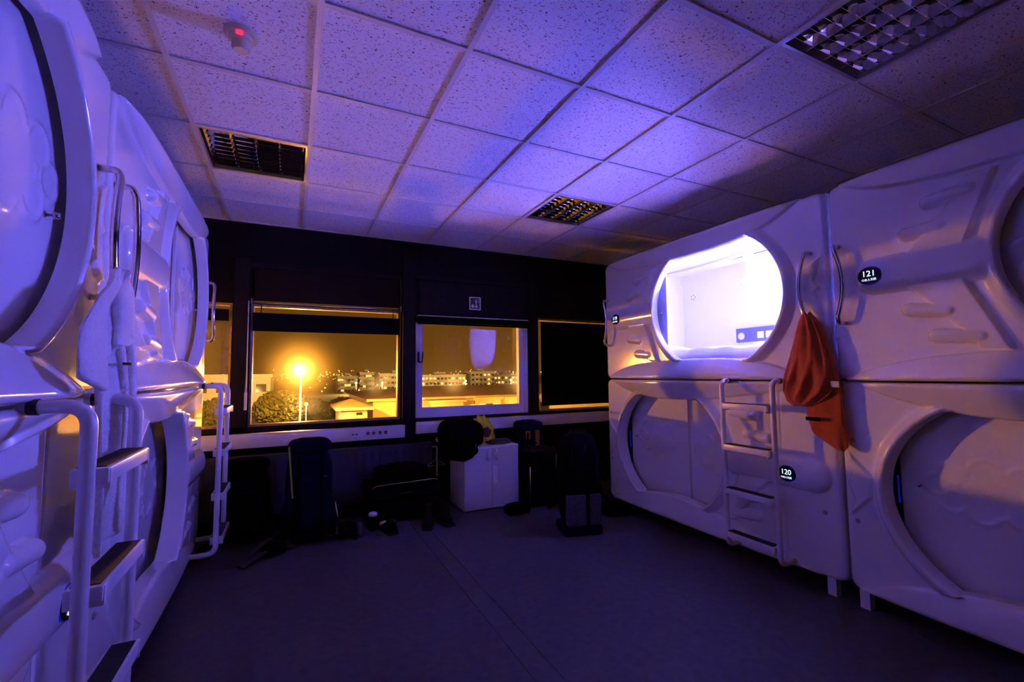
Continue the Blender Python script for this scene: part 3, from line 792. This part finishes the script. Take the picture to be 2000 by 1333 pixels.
tw = thing('towel', 'white terry towel hanging from the near left pod handle', 'towel', (0, 0, 0))
def cloth_sheet(name, rows, nfold, amp, m, parent, hem=None, seed=0, nt=70, ns=80, thick=.007):
    """hanging sheet: rows of (z, yc, halfwidth, x); pleats gather at the top, hem(s) drops the lower edge"""
    rnd = random.Random(seed); k = np.arange(len(rows)); V, F = [], []
    ph = [rnd.uniform(0, 6.28) for _ in range(6)]
    for a in range(nt + 1):
        t = a / nt; q = t * (len(rows) - 1)
        z, yc, w, x = (float(np.interp(q, k, [r[c] for r in rows])) for c in range(4))
        for b in range(ns + 1):
            sp = b / ns
            f = math.sin(nfold * 2 * PI * sp + ph[0] + .9 * math.sin(2.2 * t + ph[1]) + .5 * math.sin(5 * sp + 3 * t))
            f = math.copysign(abs(f) ** .7, f) + .35 * math.sin(nfold * 5.3 * sp + ph[2] + 2.5 * t)
            e = min(1, (1 - abs(2 * sp - 1)) * 5 + .25)
            y = yc + w * (2 * sp - 1) + .25 * w / nfold * math.sin(2 * nfold * 2 * PI * sp + ph[3])
            xx = x + amp * f * e * (.55 + .45 * t) + .006 * math.sin(9 * t + 7 * sp + ph[4])
            V.append((xx, y, z - (hem(sp) * t ** 1.5 if hem else 0)))
    for a in range(nt):
        for b in range(ns):
            o = a * (ns + 1) + b; F.append((o, o + ns + 1, o + ns + 2, o + 1))
    me = mesh_from(name, V, F, True); o = obj(name, me, m, parent)
    md = o.modifiers.new('thickness', 'SOLIDIFY'); md.thickness = thick; md.offset = 0
    return o
cloth_sheet('front_fold', [(1.745, .262, .030, -.028), (1.70, .225, .075, -.012), (1.63, .120, .155, .002), (1.55, .075, .215, .012), (1.45, .055, .250, .022)], 1.8, .022, TOWEL, tw, lambda q: .13 * max(0, 1 - abs(q - .16) / .38) - .03 * q, 3, thick=.016)
cloth_sheet('long_fold', [(1.735, .270, .030, -.036), (1.60, .225, .100, -.020), (1.45, .180, .155, .002), (1.30, .170, .170, .016), (1.15, .172, .170, .016), (1.0, .185, .160, .012), (.87, .200, .145, .008)], 2.6, .022, TOWEL, tw, lambda q: .05 * max(0, 1 - q * 2.2), 8, thick=.016)
cloth_sheet('inner_fold', [(1.735, .285, .030, -.048), (1.50, .260, .110, -.030), (1.30, .240, .110, -.004), (1.1, .240, .105, -.004), (.98, .240, .100, -.006)], 2, .014, TOWEL, tw, None, 9, thick=.014)
boxes('woven_tag', [(.046, .050, .06, .13, 1.405, 1.413)], BLACKMAT, tw)

jk = thing('fleece_garment', 'orange fleece garment hanging from the handle beside pod 121', 'garment', (0, 0, 0))
cloth_loft('gathered_body', [(1.725, -.055, .020, 3.428), (1.68, -.062, .052, 3.428), (1.58, -.065, .085, 3.425), (1.45, -.062, .118, 3.42), (1.33, -.055, .146, 3.415), (1.24, -.045, .150, 3.41), (1.18, -.02, .105, 3.41), (1.150, -.005, .045, 3.412)], 4, .052, ORANGE, jk, seed=4, ph=.3, amp=.30, n=72)
cloth_loft('hanging_sleeve', [(1.66, -.09, .04, 3.435), (1.45, -.125, .08, 3.436), (1.25, -.135, .098, 3.436), (1.08, -.130, .106, 3.434), (.99, -.150, .100, 3.432), (.93, -.195, .055, 3.432), (.900, -.215, .012, 3.432)], 2, .028, ORANGE, jk, seed=5, ph=1.1, amp=.22, n=48)
box('strap_tab', (3.372, 3.384, -.135, -.050, 1.060, 1.082), BLACKMAT, jk, .004)
box('care_label', (3.40, 3.404, -.235, -.19, 1.265, 1.300), SHEET, jk)

# ------------------------------------------------------------------ cabinet and luggage
cb = thing('cabinet', 'low white two-door cabinet under the white sash window', 'cabinet', (2.37, 2.50, 0))
boxes('carcass', [(-.298, -.280, 0, .42, .02, .612), (.280, .298, 0, .42, .02, .612), (-.28, .28, 0, .42, .02, .04), (-.28, .28, .405, .42, .04, .612), (-.28, .28, .03, .06, 0, .02)], CABINET, cb)
box('top_board', (-.300, .300, -.018, .42, .612, .630), CABINET, cb, .003)
for s in (-1, 1):
    d = box('door', (-.297 if s < 0 else .0015, -.0015 if s < 0 else .297, -.018, -.001, .022, .610), CABINET, cb, .002)
    hx = s * .048
    tube('handle', fillet([(hx, -.018, .590), (hx, -.045, .580), (hx, -.045, .515), (hx, -.018, .505)], .02), .013, WHITEPL, d)
    lathe('handle_plate', [(.017, 0), (.017, .003)], WHITEPL, d, (hx, -.0175, .548), 20, '-Y')
box('paper_label', (.006, .06, -.0195, -.0182, .26, .43), SHEET, cb)

bag = thing('shoulder_bag', 'black shoulder bag slumped over the cabinet corner', 'bag', (2.08, 2.60, .63))
blob('bag_body', (0, 0, .13), (.42, .34, .30), BLACKMAT, bag, p=3.2, noise=.07, freq=4, seed=11)
blob('hanging_flap', (-.06, -.20, .02), (.30, .10, .24), BLACKMAT, bag, p=2.6, noise=.1, freq=5, seed=12)
ribbon('strap', fillet([(-.18, .0, .16), (-.12, -.05, .30), (.10, -.05, .30), (.18, 0, .18)], .06), .035, .004, BLACKMAT, bag, (0, 1, 0))
box('zip_puller', (.06, .066, -.258, -.254, .02, .06), STEEL, bag); box('zip_puller', (.10, .106, -.250, -.246, .02, .05), STEEL, bag)
box('reflective_patch', (-.04, .02, -.03, .03, .288, .292), GREYNY, bag, .001)

yb = thing('plastic_bag', 'crumpled yellow plastic bag behind the black shoulder bag', 'bag', (2.42, 2.74, .63))
blob('bag_film', (0, 0, .135), (.26, .18, .30), YELLOW, yb, p=2.0, noise=.16, freq=5, seed=21, lean=(-.06, 0), taper=.45)
blob('printed_patch', (-.035, -.085, .12), (.09, .035, .10), DKRED, yb, p=2.2, noise=.15, freq=5, seed=22)
pc = thing('folded_cloth', 'thin grey folded cloth lying on the cabinet top', 'cloth', (2.52, 2.66, .63))
blob('cloth_layer', (0, 0, .012), (.26, .20, .024), GREYNY, pc, p=5, noise=.05, seed=31, nv=10)
blob('cloth_layer', (.01, .01, .028), (.22, .16, .016), GREYNY, pc, p=5, noise=.05, seed=32, nv=10)

def backpack(label, loc, rz, w, d, h, m, trim=None, lid=True, stripes=None, belt=True, seed=0):
    t = thing('backpack', label, 'backpack', loc, rz)
    blob('main_bag', (0, 0, h * .47), (w, d, h * .92), m, t, p=3.4, noise=.025, freq=4, seed=seed)
    if lid: blob('top_lid', (0, -.01, h * .93), (w * .92, d * .95, h * .15), m, t, p=3, noise=.03, seed=seed + 1)
    blob('front_pocket', (0, -d * .46, h * .40), (w * .78, d * .30, h * .50), m, t, p=3.2, noise=.03, seed=seed + 2)
    for s in (-1, 1):
        blob('side_pocket', (s * w * .48, 0, h * .22), (w * .18, d * .7, h * .34), m, t, p=3, noise=.04, seed=seed + 3 + s)
        ribbon('strap', [(s * w * .24, -d * .62 + .02 * math.sin(k), h * (.86 - .78 * k / 8)) for k in range(9)], .022, .004, trim or BLACKMAT, t, (1, 0, 0))
        box('buckle', (s * w * .24 - .016, s * w * .24 + .016, -d * .64 - .012, -d * .64, h * .30, h * .34), BLACKPL, t, .003)
    if stripes:
        for s in (-1, 1):
            ribbon('stripe', [(s * w * .17, -d * .40 + (.02 if k == 0 else -.005 * k), h * (1.0 - .08 * k)) for k in range(5)], .055, .006, stripes, t, (1, 0, 0))
    if belt:
        for s in (-1, 1):
            ribbon('hip_belt', [(s * (w * .42 + .05 * k), -d * .30 - .035 * k, .17 - .045 * k + .004 * k * k) for k in range(5)], .05, .014, m, t, (0, 0, 1))
    return t
bn = backpack('tall navy backpack with lime piping under the wide window', (.68, 2.40, 0), 0, .36, .28, .84, NAVY, None, seed=41)
ribbon('piping', [(-.155 + .004 * k, -.146 - .002 * k, .80 - .05 * k) for k in range(9)], .012, .006, LIME, bn, (1, 0, 0))
box('logo_badge', (.10, .128, -.168, -.163, .545, .553), GREYNY, bn)
tube('dangling_buckle', fillet([(.19, -.17, .34), (.21, -.2, .22), (.205, -.2, .10)], .03), .006, CHROME, bn)
lathe('metal_ring', [(.014, 0), (.014, .006), (.010, .006)], CHROME, bn, (.205, -.205, .10), 16, '-Y')
backpack('black backpack slumped left of the navy backpack', (.22, 2.63, 0), .2, .34, .28, .68, BLACKMAT, seed=51)
gs = thing('strap_bundle', 'grey strap bundle trailing on the floor by the ladder', 'strap', (.38, 2.16, 0))
ribbon('webbing', [(-.15, -.12, .012), (-.09, -.06, .030), (-.02, -.02, .055), (.03, .06, .05), (.10, .12, .03), (.2, .14, .02)], .075, .010, GREYNY, gs, (.5, -.8, 0))
ribbon('webbing', [(-.13, -.06, .02), (-.05, .01, .085), (.02, .07, .12), (.06, .12, .06)], .05, .010, GREYNY, gs, (.6, -.7, .1))
blob('pad', (.04, .05, .045), (.22, .13, .08), BLACKMAT, gs, p=2.6, noise=.08, seed=55)
sb = thing('stuff_sack', 'small dark sack with grey end beside the navy backpack', 'bag', (1.02, 2.34, 0))
blob('sack_body', (-.05, .03, .06), (.20, .14, .12), BLACKMAT, sb, p=2.8, noise=.05, seed=57); blob('grey_end', (.055, -.01, .062), (.05, .12, .11), GREYNY, sb, p=2.6, seed=58)

st = thing('suitcase', 'black suitcase lying under the radiator with bright metal rim', 'suitcase', (1.50, 2.655, 0))
box('lower_shell', (-.34, .34, -.145, .145, .03, .20), BLACKMAT, st, .03, 4); box('upper_shell', (-.34, .34, -.145, .145, .21, .37), BLACKMAT, st, .03, 4)
tube('metal_rim', fillet([(-.30, -.150, .335), (-.26, -.152, .355), (.26, -.152, .368), (.31, -.150, .36)], .02), .005, CHROME, st)
for s in (-.28, .28): boxes('foot', [(s - .02, s + .02, -.12, .12, 0, .035)], BLACKPL, st)
tube('carry_handle', fillet([(-.06, -.147, .24), (-.06, -.175, .27), (.06, -.175, .27), (.06, -.147, .24)], .015), .009, BLACKPL, st)
blob('clothes_heap', (0, .02, .43), (.5, .28, .16), BLACKMAT, st, p=2.4, noise=.12, seed=61)
hg = thing('coat_hanger', 'thin wire coat hanger hooked by the radiator valve', 'hanger', (1.88, 2.80, .43))
tube('wire', fillet([(0, 0, .09), (0, 0, .06), (-.10, 0, 0), (.10, 0, 0), (0, 0, .06)], .015), .0025, STEEL, hg)
tube('hook', [(.016 * math.sin(a), 0, .105 - .016 * math.cos(a)) for a in np.linspace(0, 4.2, 12)], .0025, STEEL, hg)

def shoe(label, loc, rz, m, sole, L=.27, hh=.10, toe=None, group=None):
    t = thing('shoe', label, 'shoe', loc, rz, group)
    rings = []
    for k in range(15):
        s = k / 14; x = -L / 2 + L * s
        w = .034 + .014 * math.sin(PI * min(1, s * 1.1)) - (.020 * max(0, s - .85) / .15); top = hh * (1.0 if s < .42 else 1 - .55 * min(1, (s - .42) / .4)) * (1 if s < .93 else .8)
        if s in (0, 1): w *= .7
        rings.append([(x, w * math.cos(a) * (1 if math.sin(a) > 0 else 1), .018 + max(0, math.sin(a)) * (top - .018) if math.sin(a) > 0 else .018) for a in np.linspace(0, 2 * PI, 17)[:-1]])
    v, f = loft(rings); me = mesh_from('upper', v, f, True); fix_normals(me); obj('upper', me, m, t)
    out = [(-L / 2 + L * s, (.040 + .012 * math.sin(PI * s)) * sg_) for sg_ in (1, -1) for s in (np.linspace(0, 1, 10) if sg_ > 0 else np.linspace(1, 0, 10))]
    n = len(out); v = [(x, y, 0) for x, y in out] + [(x, y, .022) for x, y in out]
    f = [tuple(range(n)), tuple(range(2 * n - 1, n - 1, -1))] + [(i, (i + 1) % n, (i + 1) % n + n, i + n) for i in range(n)]
    me = mesh_from('sole', v, f); fix_normals(me); obj('sole', me, sole, t)
    blob('collar', (-L * .25, 0, hh * .98), (L * .42, .075, .03), m, t, p=2.6, nv=8, nu=16)
    for k in range(4): tube('lace', [(L * (-.02 + .06 * k), -.022, hh * (.95 - .13 * k)), (L * (-.02 + .06 * k), .022, hh * (.95 - .13 * k))], .003, sole, t, 6)
    if toe: blob('toe_cap', (L * .42, 0, .036), (.07, .075, .042), toe, t, p=2.4, nv=8, nu=16)
    return t
shoe('brown ankle boot standing left of its pair, by the cabinet', (1.66, 2.31, 0), -1.9, BROWN, BLACKRUB, .27, .17, group='pair of brown boots')
shoe('brown ankle boot nearest the cabinet side', (1.83, 2.32, 0), -1.5, BROWN, BLACKRUB, .27, .17, group='pair of brown boots')
shoe('dark sneaker with a white toe cap in front of suitcase', (1.32, 2.34, 0), 1.75, BLACKMAT, BLACKRUB, .27, .10, toe=WHITEPL)
wc = thing('paper_cup', 'small white-lidded cup among the dark luggage', 'cup', (1.20, 2.42, 0))
lathe('cup_wall', [(.026, 0), (.036, .13)], BLACKMAT, wc, n=24); lathe('lid', [(.038, .128), (.039, .140), (.034, .150), (.030, .154), (.001, .154)], WHITEPL, wc, n=24)

ht = backpack('dark backpack with two ochre stripes behind the black suitcase', (2.92, 2.74, 0), 0, .34, .26, .84, DKBLUE, None, True, OCHRE, False, seed=71)
s2 = thing('suitcase', 'upright black suitcase with chrome rail beside the cabinet', 'suitcase', (2.89, 2.42, 0))
box('shell', (-.17, .17, -.11, .11, .04, .55), BLACKMAT, s2, .03, 4)
tube('chrome_rail', [(-.176, -.112, .03), (-.176, -.112, .42)], .005, CHROME, s2); tube('chrome_rail', [(.13, -.115, .25), (.13, -.115, .52)], .004, CHROME, s2)
blob('draped_shirt', (0, 0, .56), (.36, .26, .07), BROWN, s2, p=2.6, noise=.08, seed=75)
for sx_ in (-.13, .13):
    for sy_ in (-.07, .07): lathe('wheel', [(.022, -.01), (.022, .01)], BLACKPL, s2, (sx_, sy_, .022), 14, 'Y')
po = thing('pouch', 'black cylindrical pouch lying in front of the cabinet foot', 'pouch', (2.53, 2.24, 0))
blob('pouch_body', (0, 0, .055), (.26, .12, .11), BLACKMAT, po, p=3.5, noise=.03, seed=77); blob('flap', (-.06, -.055, .06), (.12, .02, .08), BLACKMAT, po, p=3, seed=78)

tr = thing('trolley_bag', 'tall black trolley bag with grey lower panel on the floor', 'luggage', (2.79, 1.57, 0), -.25)
box('base', (-.17, .17, -.13, .14, .0, .085), NAVY, tr, .03, 4)
blob('main_bag', (0, .0, .44), (.33, .25, .80), BLACKMAT, tr, p=4, noise=.02, seed=81)
box('grey_panel', (-.155, .02, -.140, -.11, .09, .34), GREYNY, tr, .008); box('grey_panel', (.05, .155, -.138, -.11, .09, .34), GREYNY, tr, .008)
ribbon('strap', [(.034, -.146, .09 + .05 * k) for k in range(12)], .026, .005, BLACKMAT, tr, (1, 0, 0))
tube('top_handle', fillet([(-.07, 0, .80), (-.07, 0, .86), (.07, 0, .86), (.07, 0, .80)], .02), .010, BLACKPL, tr)
box('metal_slider', (-.10, -.094, -.128, -.122, .66, .73), CHROME, tr); box('metal_slider', (.02, .026, -.130, -.124, .70, .76), CHROME, tr)
rb = backpack('black backpack with white tag leaning on the lower lit-side pod', (3.24, 2.18, 0), -.5, .36, .28, .62, BLACKMAT, seed=91)
box('white_tag', (.09, .13, -.170, -.166, .44, .456), SHEET, rb).rotation_euler = (0, .6, 0)
tube('silver_clip', [(-.02, -.165, .50), (.05, -.170, .506)], .004, CHROME, rb)
lathe('white_clip', [(.020, 0), (.020, .006), (.011, .006), (.011, 0)], WHITEPL, rb, (.05, -.20, .24), 16, '-Y')
db = thing('duffel_bag', 'flat black duffel bag pushed under the lower lit-side pod', 'bag', (3.46, 1.86, 0))
blob('bag_body', (0, 0, .045), (.50, .34, .09), BLACKMAT, db, p=3, noise=.05, seed=95)
ribbon('strap', [(-.2, -.12, .06), (-.1, -.17, .09), (.1, -.17, .09), (.2, -.12, .06)], .03, .004, BLACKMAT, db, (0, .3, 1))
ca = tag(tube('floor_cable', [(3.75, 1.62, .006), (3.62, 1.48, .006), (3.57, 1.34, .006), (3.60, 1.20, .006), (3.68, 1.08, .006), (3.80, 1.0, .006)], .004, mat('grey_cable', (.16, .15, .13), .4), None, 8), 'thin grey cable on the floor under the lower pod', 'cable')

# ------------------------------------------------------------------ night city outside
PLASTER = mat('pale_plaster', (.62, .56, .46), .8, noise=(1.5, .08)); PLASTER2 = mat('grey_concrete_block', (.34, .32, .30), .85, noise=(.4, .12))
PLASTER3 = mat('pale_apartment_render', (.5, .46, .40), .85, noise=(.3, .12))
ROOF = mat('brown_sheet_roof', (.46, .31, .20), .7, noise=(2, .15)); DARKWIN = mat('dark_window_glass', (.02, .02, .02), .15)
LITWIN = mat('lit_city_window', (.5, .4, .2), .5, emis=(1.0, .56, .12), estr=1.6); CITYDOT = mat('distant_city_light', (.5, .3, .1), .5, emis=(1.0, .52, .12), estr=4.5)
LEAF = mat('dark_tree_leaves', (.035, .045, .012), .8, noise=(3, .4)); BARK = mat('tree_bark', (.05, .035, .02), .9, noise=(8, .3))
GROUND = mat('night_asphalt_and_grass', (.06, .055, .045), .9, noise=(.15, .4)); POLE = mat('galvanised_pole', (.30, .30, .29), .45, metal=.6)
LAMPGLASS = mat('sodium_lamp_glass', (.8, .5, .2), .4, emis=(1.0, .42, .045), estr=420.0)
GZ = -7.5
gr = boxes('ground', [(-400, 500, 3.6, 900, GZ - .5, GZ)], GROUND); tag(gr, 'dark ground of the night city outside', kind='structure')

def street_lamp(label, p, power, group='sodium street lamps', arm=True):
    t = thing('street_lamp', label, 'street lamp', (p[0], p[1], GZ), 0, group); hh = p[2] - GZ
    tube('pole', [(.12, .25, 0), (.12, .25, hh + .15)], [.075, .038], POLE, t, 12)
    tube('arm', fillet([(.12, .25, hh + .12), (.10, .10, hh + .22), (0, -.1, hh + .17)], .1), .04, POLE, t, 8)
    blob('lamp_housing', (0, -.05, hh + .19), (.34, .6, .12), POLE, t, p=3)
    g = blob('lamp_glass', (0, -.05, hh + .02), (.46, .46, .42), LAMPGLASS, t, p=2.0)
    ld = bpy.data.lights.new('sodium_lamp', 'POINT'); ld.energy = power; ld.color = SODIUM; ld.shadow_soft_size = .16
    lo = bpy.data.objects.new('sodium_lamp', ld); link(lo, t); lo.location = (0, -.62, hh - .05)
    return t
street_lamp('glaring sodium street lamp seen through the wide window', *LAMPS['front'])
street_lamp('low sodium lamp post close below the windows', *LAMPS['low'])
street_lamp('added unseen sodium lamp below the windows warming the ceiling', *LAMPS['ceiling_fill'])  # lamp added below the sill to put more orange on the ceiling
street_lamp('added unseen sodium lamp brightening the front of the long pale building', *LAMPS['wall_fill'])  # lamp added out of view to brighten the pale walls
street_lamp('sodium street lamp far to the left of the wide window', *LAMPS['left'])
street_lamp('sodium street lamp far to the right of the white sash window', *LAMPS['right'])

def house(label, name, x0, x1, y0, y1, ze, zr, wm, rm, win, inset=2.2, over=.35):
    t = thing(name, label, 'building', ((x0 + x1) / 2, y0, GZ)); cx = (x0 + x1) / 2
    X0, X1, D, E_, R_ = x0 - cx, x1 - cx, y1 - y0, ze - GZ, zr - GZ
    boxes('wall', [(X0, X1, 0, D, 0, E_)], wm, t)
    v = [(X0 - over, -over, E_), (X1 + over, -over, E_), (X1 + over, D + over, E_), (X0 - over, D + over, E_), (X0 + inset, D / 2, R_), (X1 - inset, D / 2, R_)]
    v += [(a, b, c - .14) for a, b, c in v[:4]]
    f = [(0, 1, 5, 4), (1, 2, 5), (2, 3, 4, 5), (3, 0, 4), (0, 6, 7, 1), (1, 7, 8, 2), (2, 8, 9, 3), (3, 9, 6, 0), (9, 8, 7, 6)]
    obj('roof', mesh_from('roof', v, f), rm, t)
    boxes('fascia', [(X0 - over - .02, X1 + over + .02, -over - .04, -over, E_ - .16, E_ + .02)], wm, t)
    for (wx, wz, ww, wh, m) in win:
        fr = boxes('window', [(wx - cx - ww / 2, wx - cx + ww / 2, -.05, .02, wz - GZ - wh / 2, wz - GZ + wh / 2)], wm, t)
        boxes('glazing', [(wx - cx - ww / 2 + .05, wx - cx + ww / 2 - .05, -.07, -.045, wz - GZ - wh / 2 + .05, wz - GZ + wh / 2 - .05)], m, fr)
    return t
nb = house('long pale building with hipped brown roof beyond the white sash', 'long_building', 6.15, 32.0, 34.0, 50.0, -.50, .17, PLASTER, ROOF,
      [(9.6, -1.85, .9, 1.1, DARKWIN), (11.0, -1.9, 1.3, .9, LITWIN), (12.3, -1.75, .6, 1.0, DARKWIN), (14.6, -1.75, 1.3, 1.1, LITWIN), (15.7, -1.7, .7, 1.0, DARKWIN), (16.8, -1.75, .8, 1.0, LITWIN), (17.8, -1.75, .8, 1.0, LITWIN), (19.8, -1.7, 1.0, 1.0, DARKWIN), (21.2, -1.7, 1.0, 1.0, DARKWIN)], 6.2, .55)
cxn = (6.15 + 32) / 2
for (a, b, z) in ((10.4, 13.1, -.72), (14.4, 16.4, -.60), (16.9, 20.0, -.64)):
    boxes('bay', [(a - cxn, b - cxn, -.9, 0, 0, z - .2 - GZ)], PLASTER, nb)
    boxes('bay_roof', [(a - cxn - .2, b - cxn + .2, -1.15, 0, z - .2 - GZ, z - GZ)], PLASTER, nb)
    for k in range(3):
        wx = a - cxn + (b - a) * (k + .5) / 3
        boxes('bay_window', [(wx - .28, wx + .28, -.95, -.88, z - 1.5 - GZ, z - .55 - GZ)], LITWIN if k != 1 else DARKWIN, nb)
house('small gabled house between the street lamp and the pale building', 'small_house', 3.4, 5.0, 29, 33, -.74, -.28, PLASTER, ROOF, [(3.85, -1.2, .4, .4, LITWIN), (4.5, -1.15, .5, .28, DARKWIN)], .75)
house('low lit row house below the dark tree', 'row_house', -2.5, 2.2, 36, 42, -1.35, -1.0, PLASTER, ROOF, [(-1.2, -1.8, .6, .4, LITWIN), (.8, -1.8, .6, .4, DARKWIN), (1.7, -1.8, .6, .4, DARKWIN)], 1.0)

me_w = boxes_mesh('window', [(-.7, .7, -.15, .05, -.6, .6)]); me_w.materials.append(DARKWIN)
me_wl = boxes_mesh('window', [(-.7, .7, -.15, .05, -.6, .6)]); me_wl.materials.append(LITWIN)
me_bal = boxes_mesh('balcony', [(-1.6, 1.6, -1.2, 0, -.5, -.3), (-1.6, 1.6, -1.2, -1.1, -.3, .5)]); me_bal.materials.append(PLASTER3)
def block(label, x0, x1, y, top, floors, cols, m, seed, lit=.25, balc=(), dep=14):
    rnd = random.Random(seed)
    t = thing('apartment_block', label, 'building', ((x0 + x1) / 2, y, GZ), 0, 'distant apartment blocks'); w = x1 - x0; hh = top - GZ
    boxes('wall', [(-w / 2, w / 2, 0, dep, 0, hh)], m, t); boxes('parapet', [(-w / 2 - .3, w / 2 + .3, -.3, dep + .3, hh, hh + .5)], m, t)
    boxes('roof_hut', [(-w * .12, w * .12, dep * .3, dep * .6, hh + .5, hh + 2.0)], PLASTER2, t)
    for r in range(floors):
        for c in range(cols):
            xx = -w / 2 + w * (c + .5) / cols; zz = hh - 1.7 - r * 2.8
            obj('window', me_wl if rnd.random() < lit else me_w, None, t, (xx, 0, zz))
            if c in balc: obj('balcony', me_bal, None, t, (xx, 0, zz - .8))
    return t
block('pale block left of the drawn-up lamp glare, far behind the tree', -13, -2.5, 80, 1.1, 3, 4, PLASTER, 5, .1)
block('grey distant block just right of the lamp glare', 22, 32, 250, .3, 3, 6, PLASTER2, 1, .2, (1, 4))
block('darker distant block with balconies, middle of the wide window', 33.4, 41, 252, 2.2, 3, 5, PLASTER3, 2, .2, (0, 3))
block('pale distant block at the right end of the wide window', 42.5, 62, 245, 1.4, 3, 10, PLASTER3, 3, .15)
block('pale distant block at the left of the white sash', 63.5, 92, 248, .4, 3, 13, PLASTER3, 4, .3, (3, 8))
block('tall grey distant block with lit stairwell in the white sash', 96, 111.5, 250, 2.2, 4, 6, PLASTER2, 6, .35, (1, 4))
block('brownish distant block at the right of the white sash', 113, 135, 255, .2, 3, 9, PLASTER2, 7, .4)
block('dim distant block far left seen in the window strip', -60, -22, 240, .8, 3, 12, PLASTER3, 8, .4)
def far_lamp(label, p, power, size=.5):
    t = thing('street_lamp', label, 'street lamp', (p[0], p[1], GZ), 0, 'small distant street lamps')
    tube('pole', [(0, 0, 0), (0, 0, p[2] - GZ)], .03 if p[1] < 60 else .12, POLE, t, 8); blob('lamp_glass', (0, 0, p[2] - GZ), (size, size, size), CITYDOT, t, p=2, nu=10, nv=8)
    ld = bpy.data.lights.new('lamp', 'POINT'); ld.energy = power; ld.color = (1.0, .52, .14); ld.shadow_soft_size = .3
    lo = bpy.data.objects.new('lamp', ld); link(lo, t); lo.location = (0, -.6, p[2] - GZ + .3)
far_lamp('added distant lamp brightening the pale left block', (-5.5, 70, -2.2), 9000, .4)  # lamp added because the left block came out dim
far_lamp('distant street lamp beside the glare, before the dark trees', (1.37, 29, -.42), 900, .20)
far_lamp('added distant lamp lighting the grey block', (27, 215, -2.5), 50000, 1.0)  # this lamp and those below are added to light the far blocks
far_lamp('added distant lamp lighting the balconied block', (38, 212, -2.6), 50000, 1.0)
far_lamp('added distant lamp lighting the pale right-hand block', (53, 208, -2.4), 60000, 1.0)
far_lamp('added distant lamp lighting the white sash block', (78, 210, -2.3), 70000, 1.0)
far_lamp('added distant lamp lighting the tall grey block', (104, 212, -2.2), 60000, 1.0)
far_lamp('added distant lamp lighting the window strip block', (-40, 205, -2.0), 60000, 1.0)

def dots():
    rnd = random.Random(77); V, F = [], []
    def dot(x, y, z, r):
        o = len(V); V.extend([(x - r, y, z), (x, y, z - r), (x + r, y, z), (x, y, z + r), (x, y - r, z), (x, y + r, z)])
        for a, b in ((0, 1), (1, 2), (2, 3), (3, 0)): F.append((a + o, b + o, 4 + o)); F.append((b + o, a + o, 5 + o))
    for k in range(420):
        x = rnd.uniform(-130, 330); z = 1.4 + rnd.gauss(0, 2.6) - 2.0 + 1.8 * math.sin(x * .03); y = rnd.uniform(560, 640)
        dot(x, y, z, rnd.choice((.35, .5, .5, .8)))
    for k in range(90):
        x = rnd.uniform(-60, 140); dot(x, rnd.uniform(180, 225), rnd.uniform(-6.5, -2.6), rnd.choice((.16, .22, .35)))
    o = obj('city_lights', mesh_from('city_lights', V, F), CITYDOT); tag(o, 'scatter of tiny orange lights along the night skyline', 'city lights', kind='stuff')
dots()
hl = blob('hillside', (110, 700, GZ - 4), (900, 160, 22), LEAF, None, p=2.0, nu=40, nv=12); tag(hl, 'low dark hills on the night horizon', kind='structure')

def tree(label, loc, hgt, rad, n, seed):
    rnd = random.Random(seed); t = thing('tree', label, 'tree', loc, 0, 'dark trees outside')
    tube('trunk', [(0, 0, 0), (.1, 0, hgt * .5), (.05, 0, hgt * .8)], [.22, .16, .06], BARK, t, 8)
    V, F = [], []
    for k in range(n):
        while True:
            p = Vector((rnd.uniform(-1, 1), rnd.uniform(-1, 1), rnd.uniform(-1, 1)))
            if .35 < p.length < 1: break
        c = Vector((p.x * rad, p.y * rad, hgt - rad * .75 + p.z * rad * .75)); s = rnd.uniform(.10, .22)
        a = Vector((rnd.uniform(-1, 1), rnd.uniform(-1, 1), rnd.uniform(-1, 1))).normalized(); b = a.orthogonal().normalized()
        o = len(V); V.extend([c - a * s, c + b * s * .5, c + a * s, c - b * s * .5]); F.append((o, o + 1, o + 2, o + 3))
    cr = obj('crown', mesh_from('crown', V, F), LEAF, t); cr['kind'] = 'stuff'
tree('rounded dark tree below the glaring street lamp', (-.1, 30, GZ), 7.9, 1.5, 5200, 1)
tree('dark tree right of the lamp pole', (1.75, 33.8, GZ), 7.2, 1.5, 5200, 2)
tree('dark bushy tree before the small gabled house', (4.4, 38.5, GZ), 7.0, 1.2, 3600, 3)
tree('dark tree at the left rim of the wide window', (-3.6, 34, GZ), 7.4, 1.7, 4600, 4)
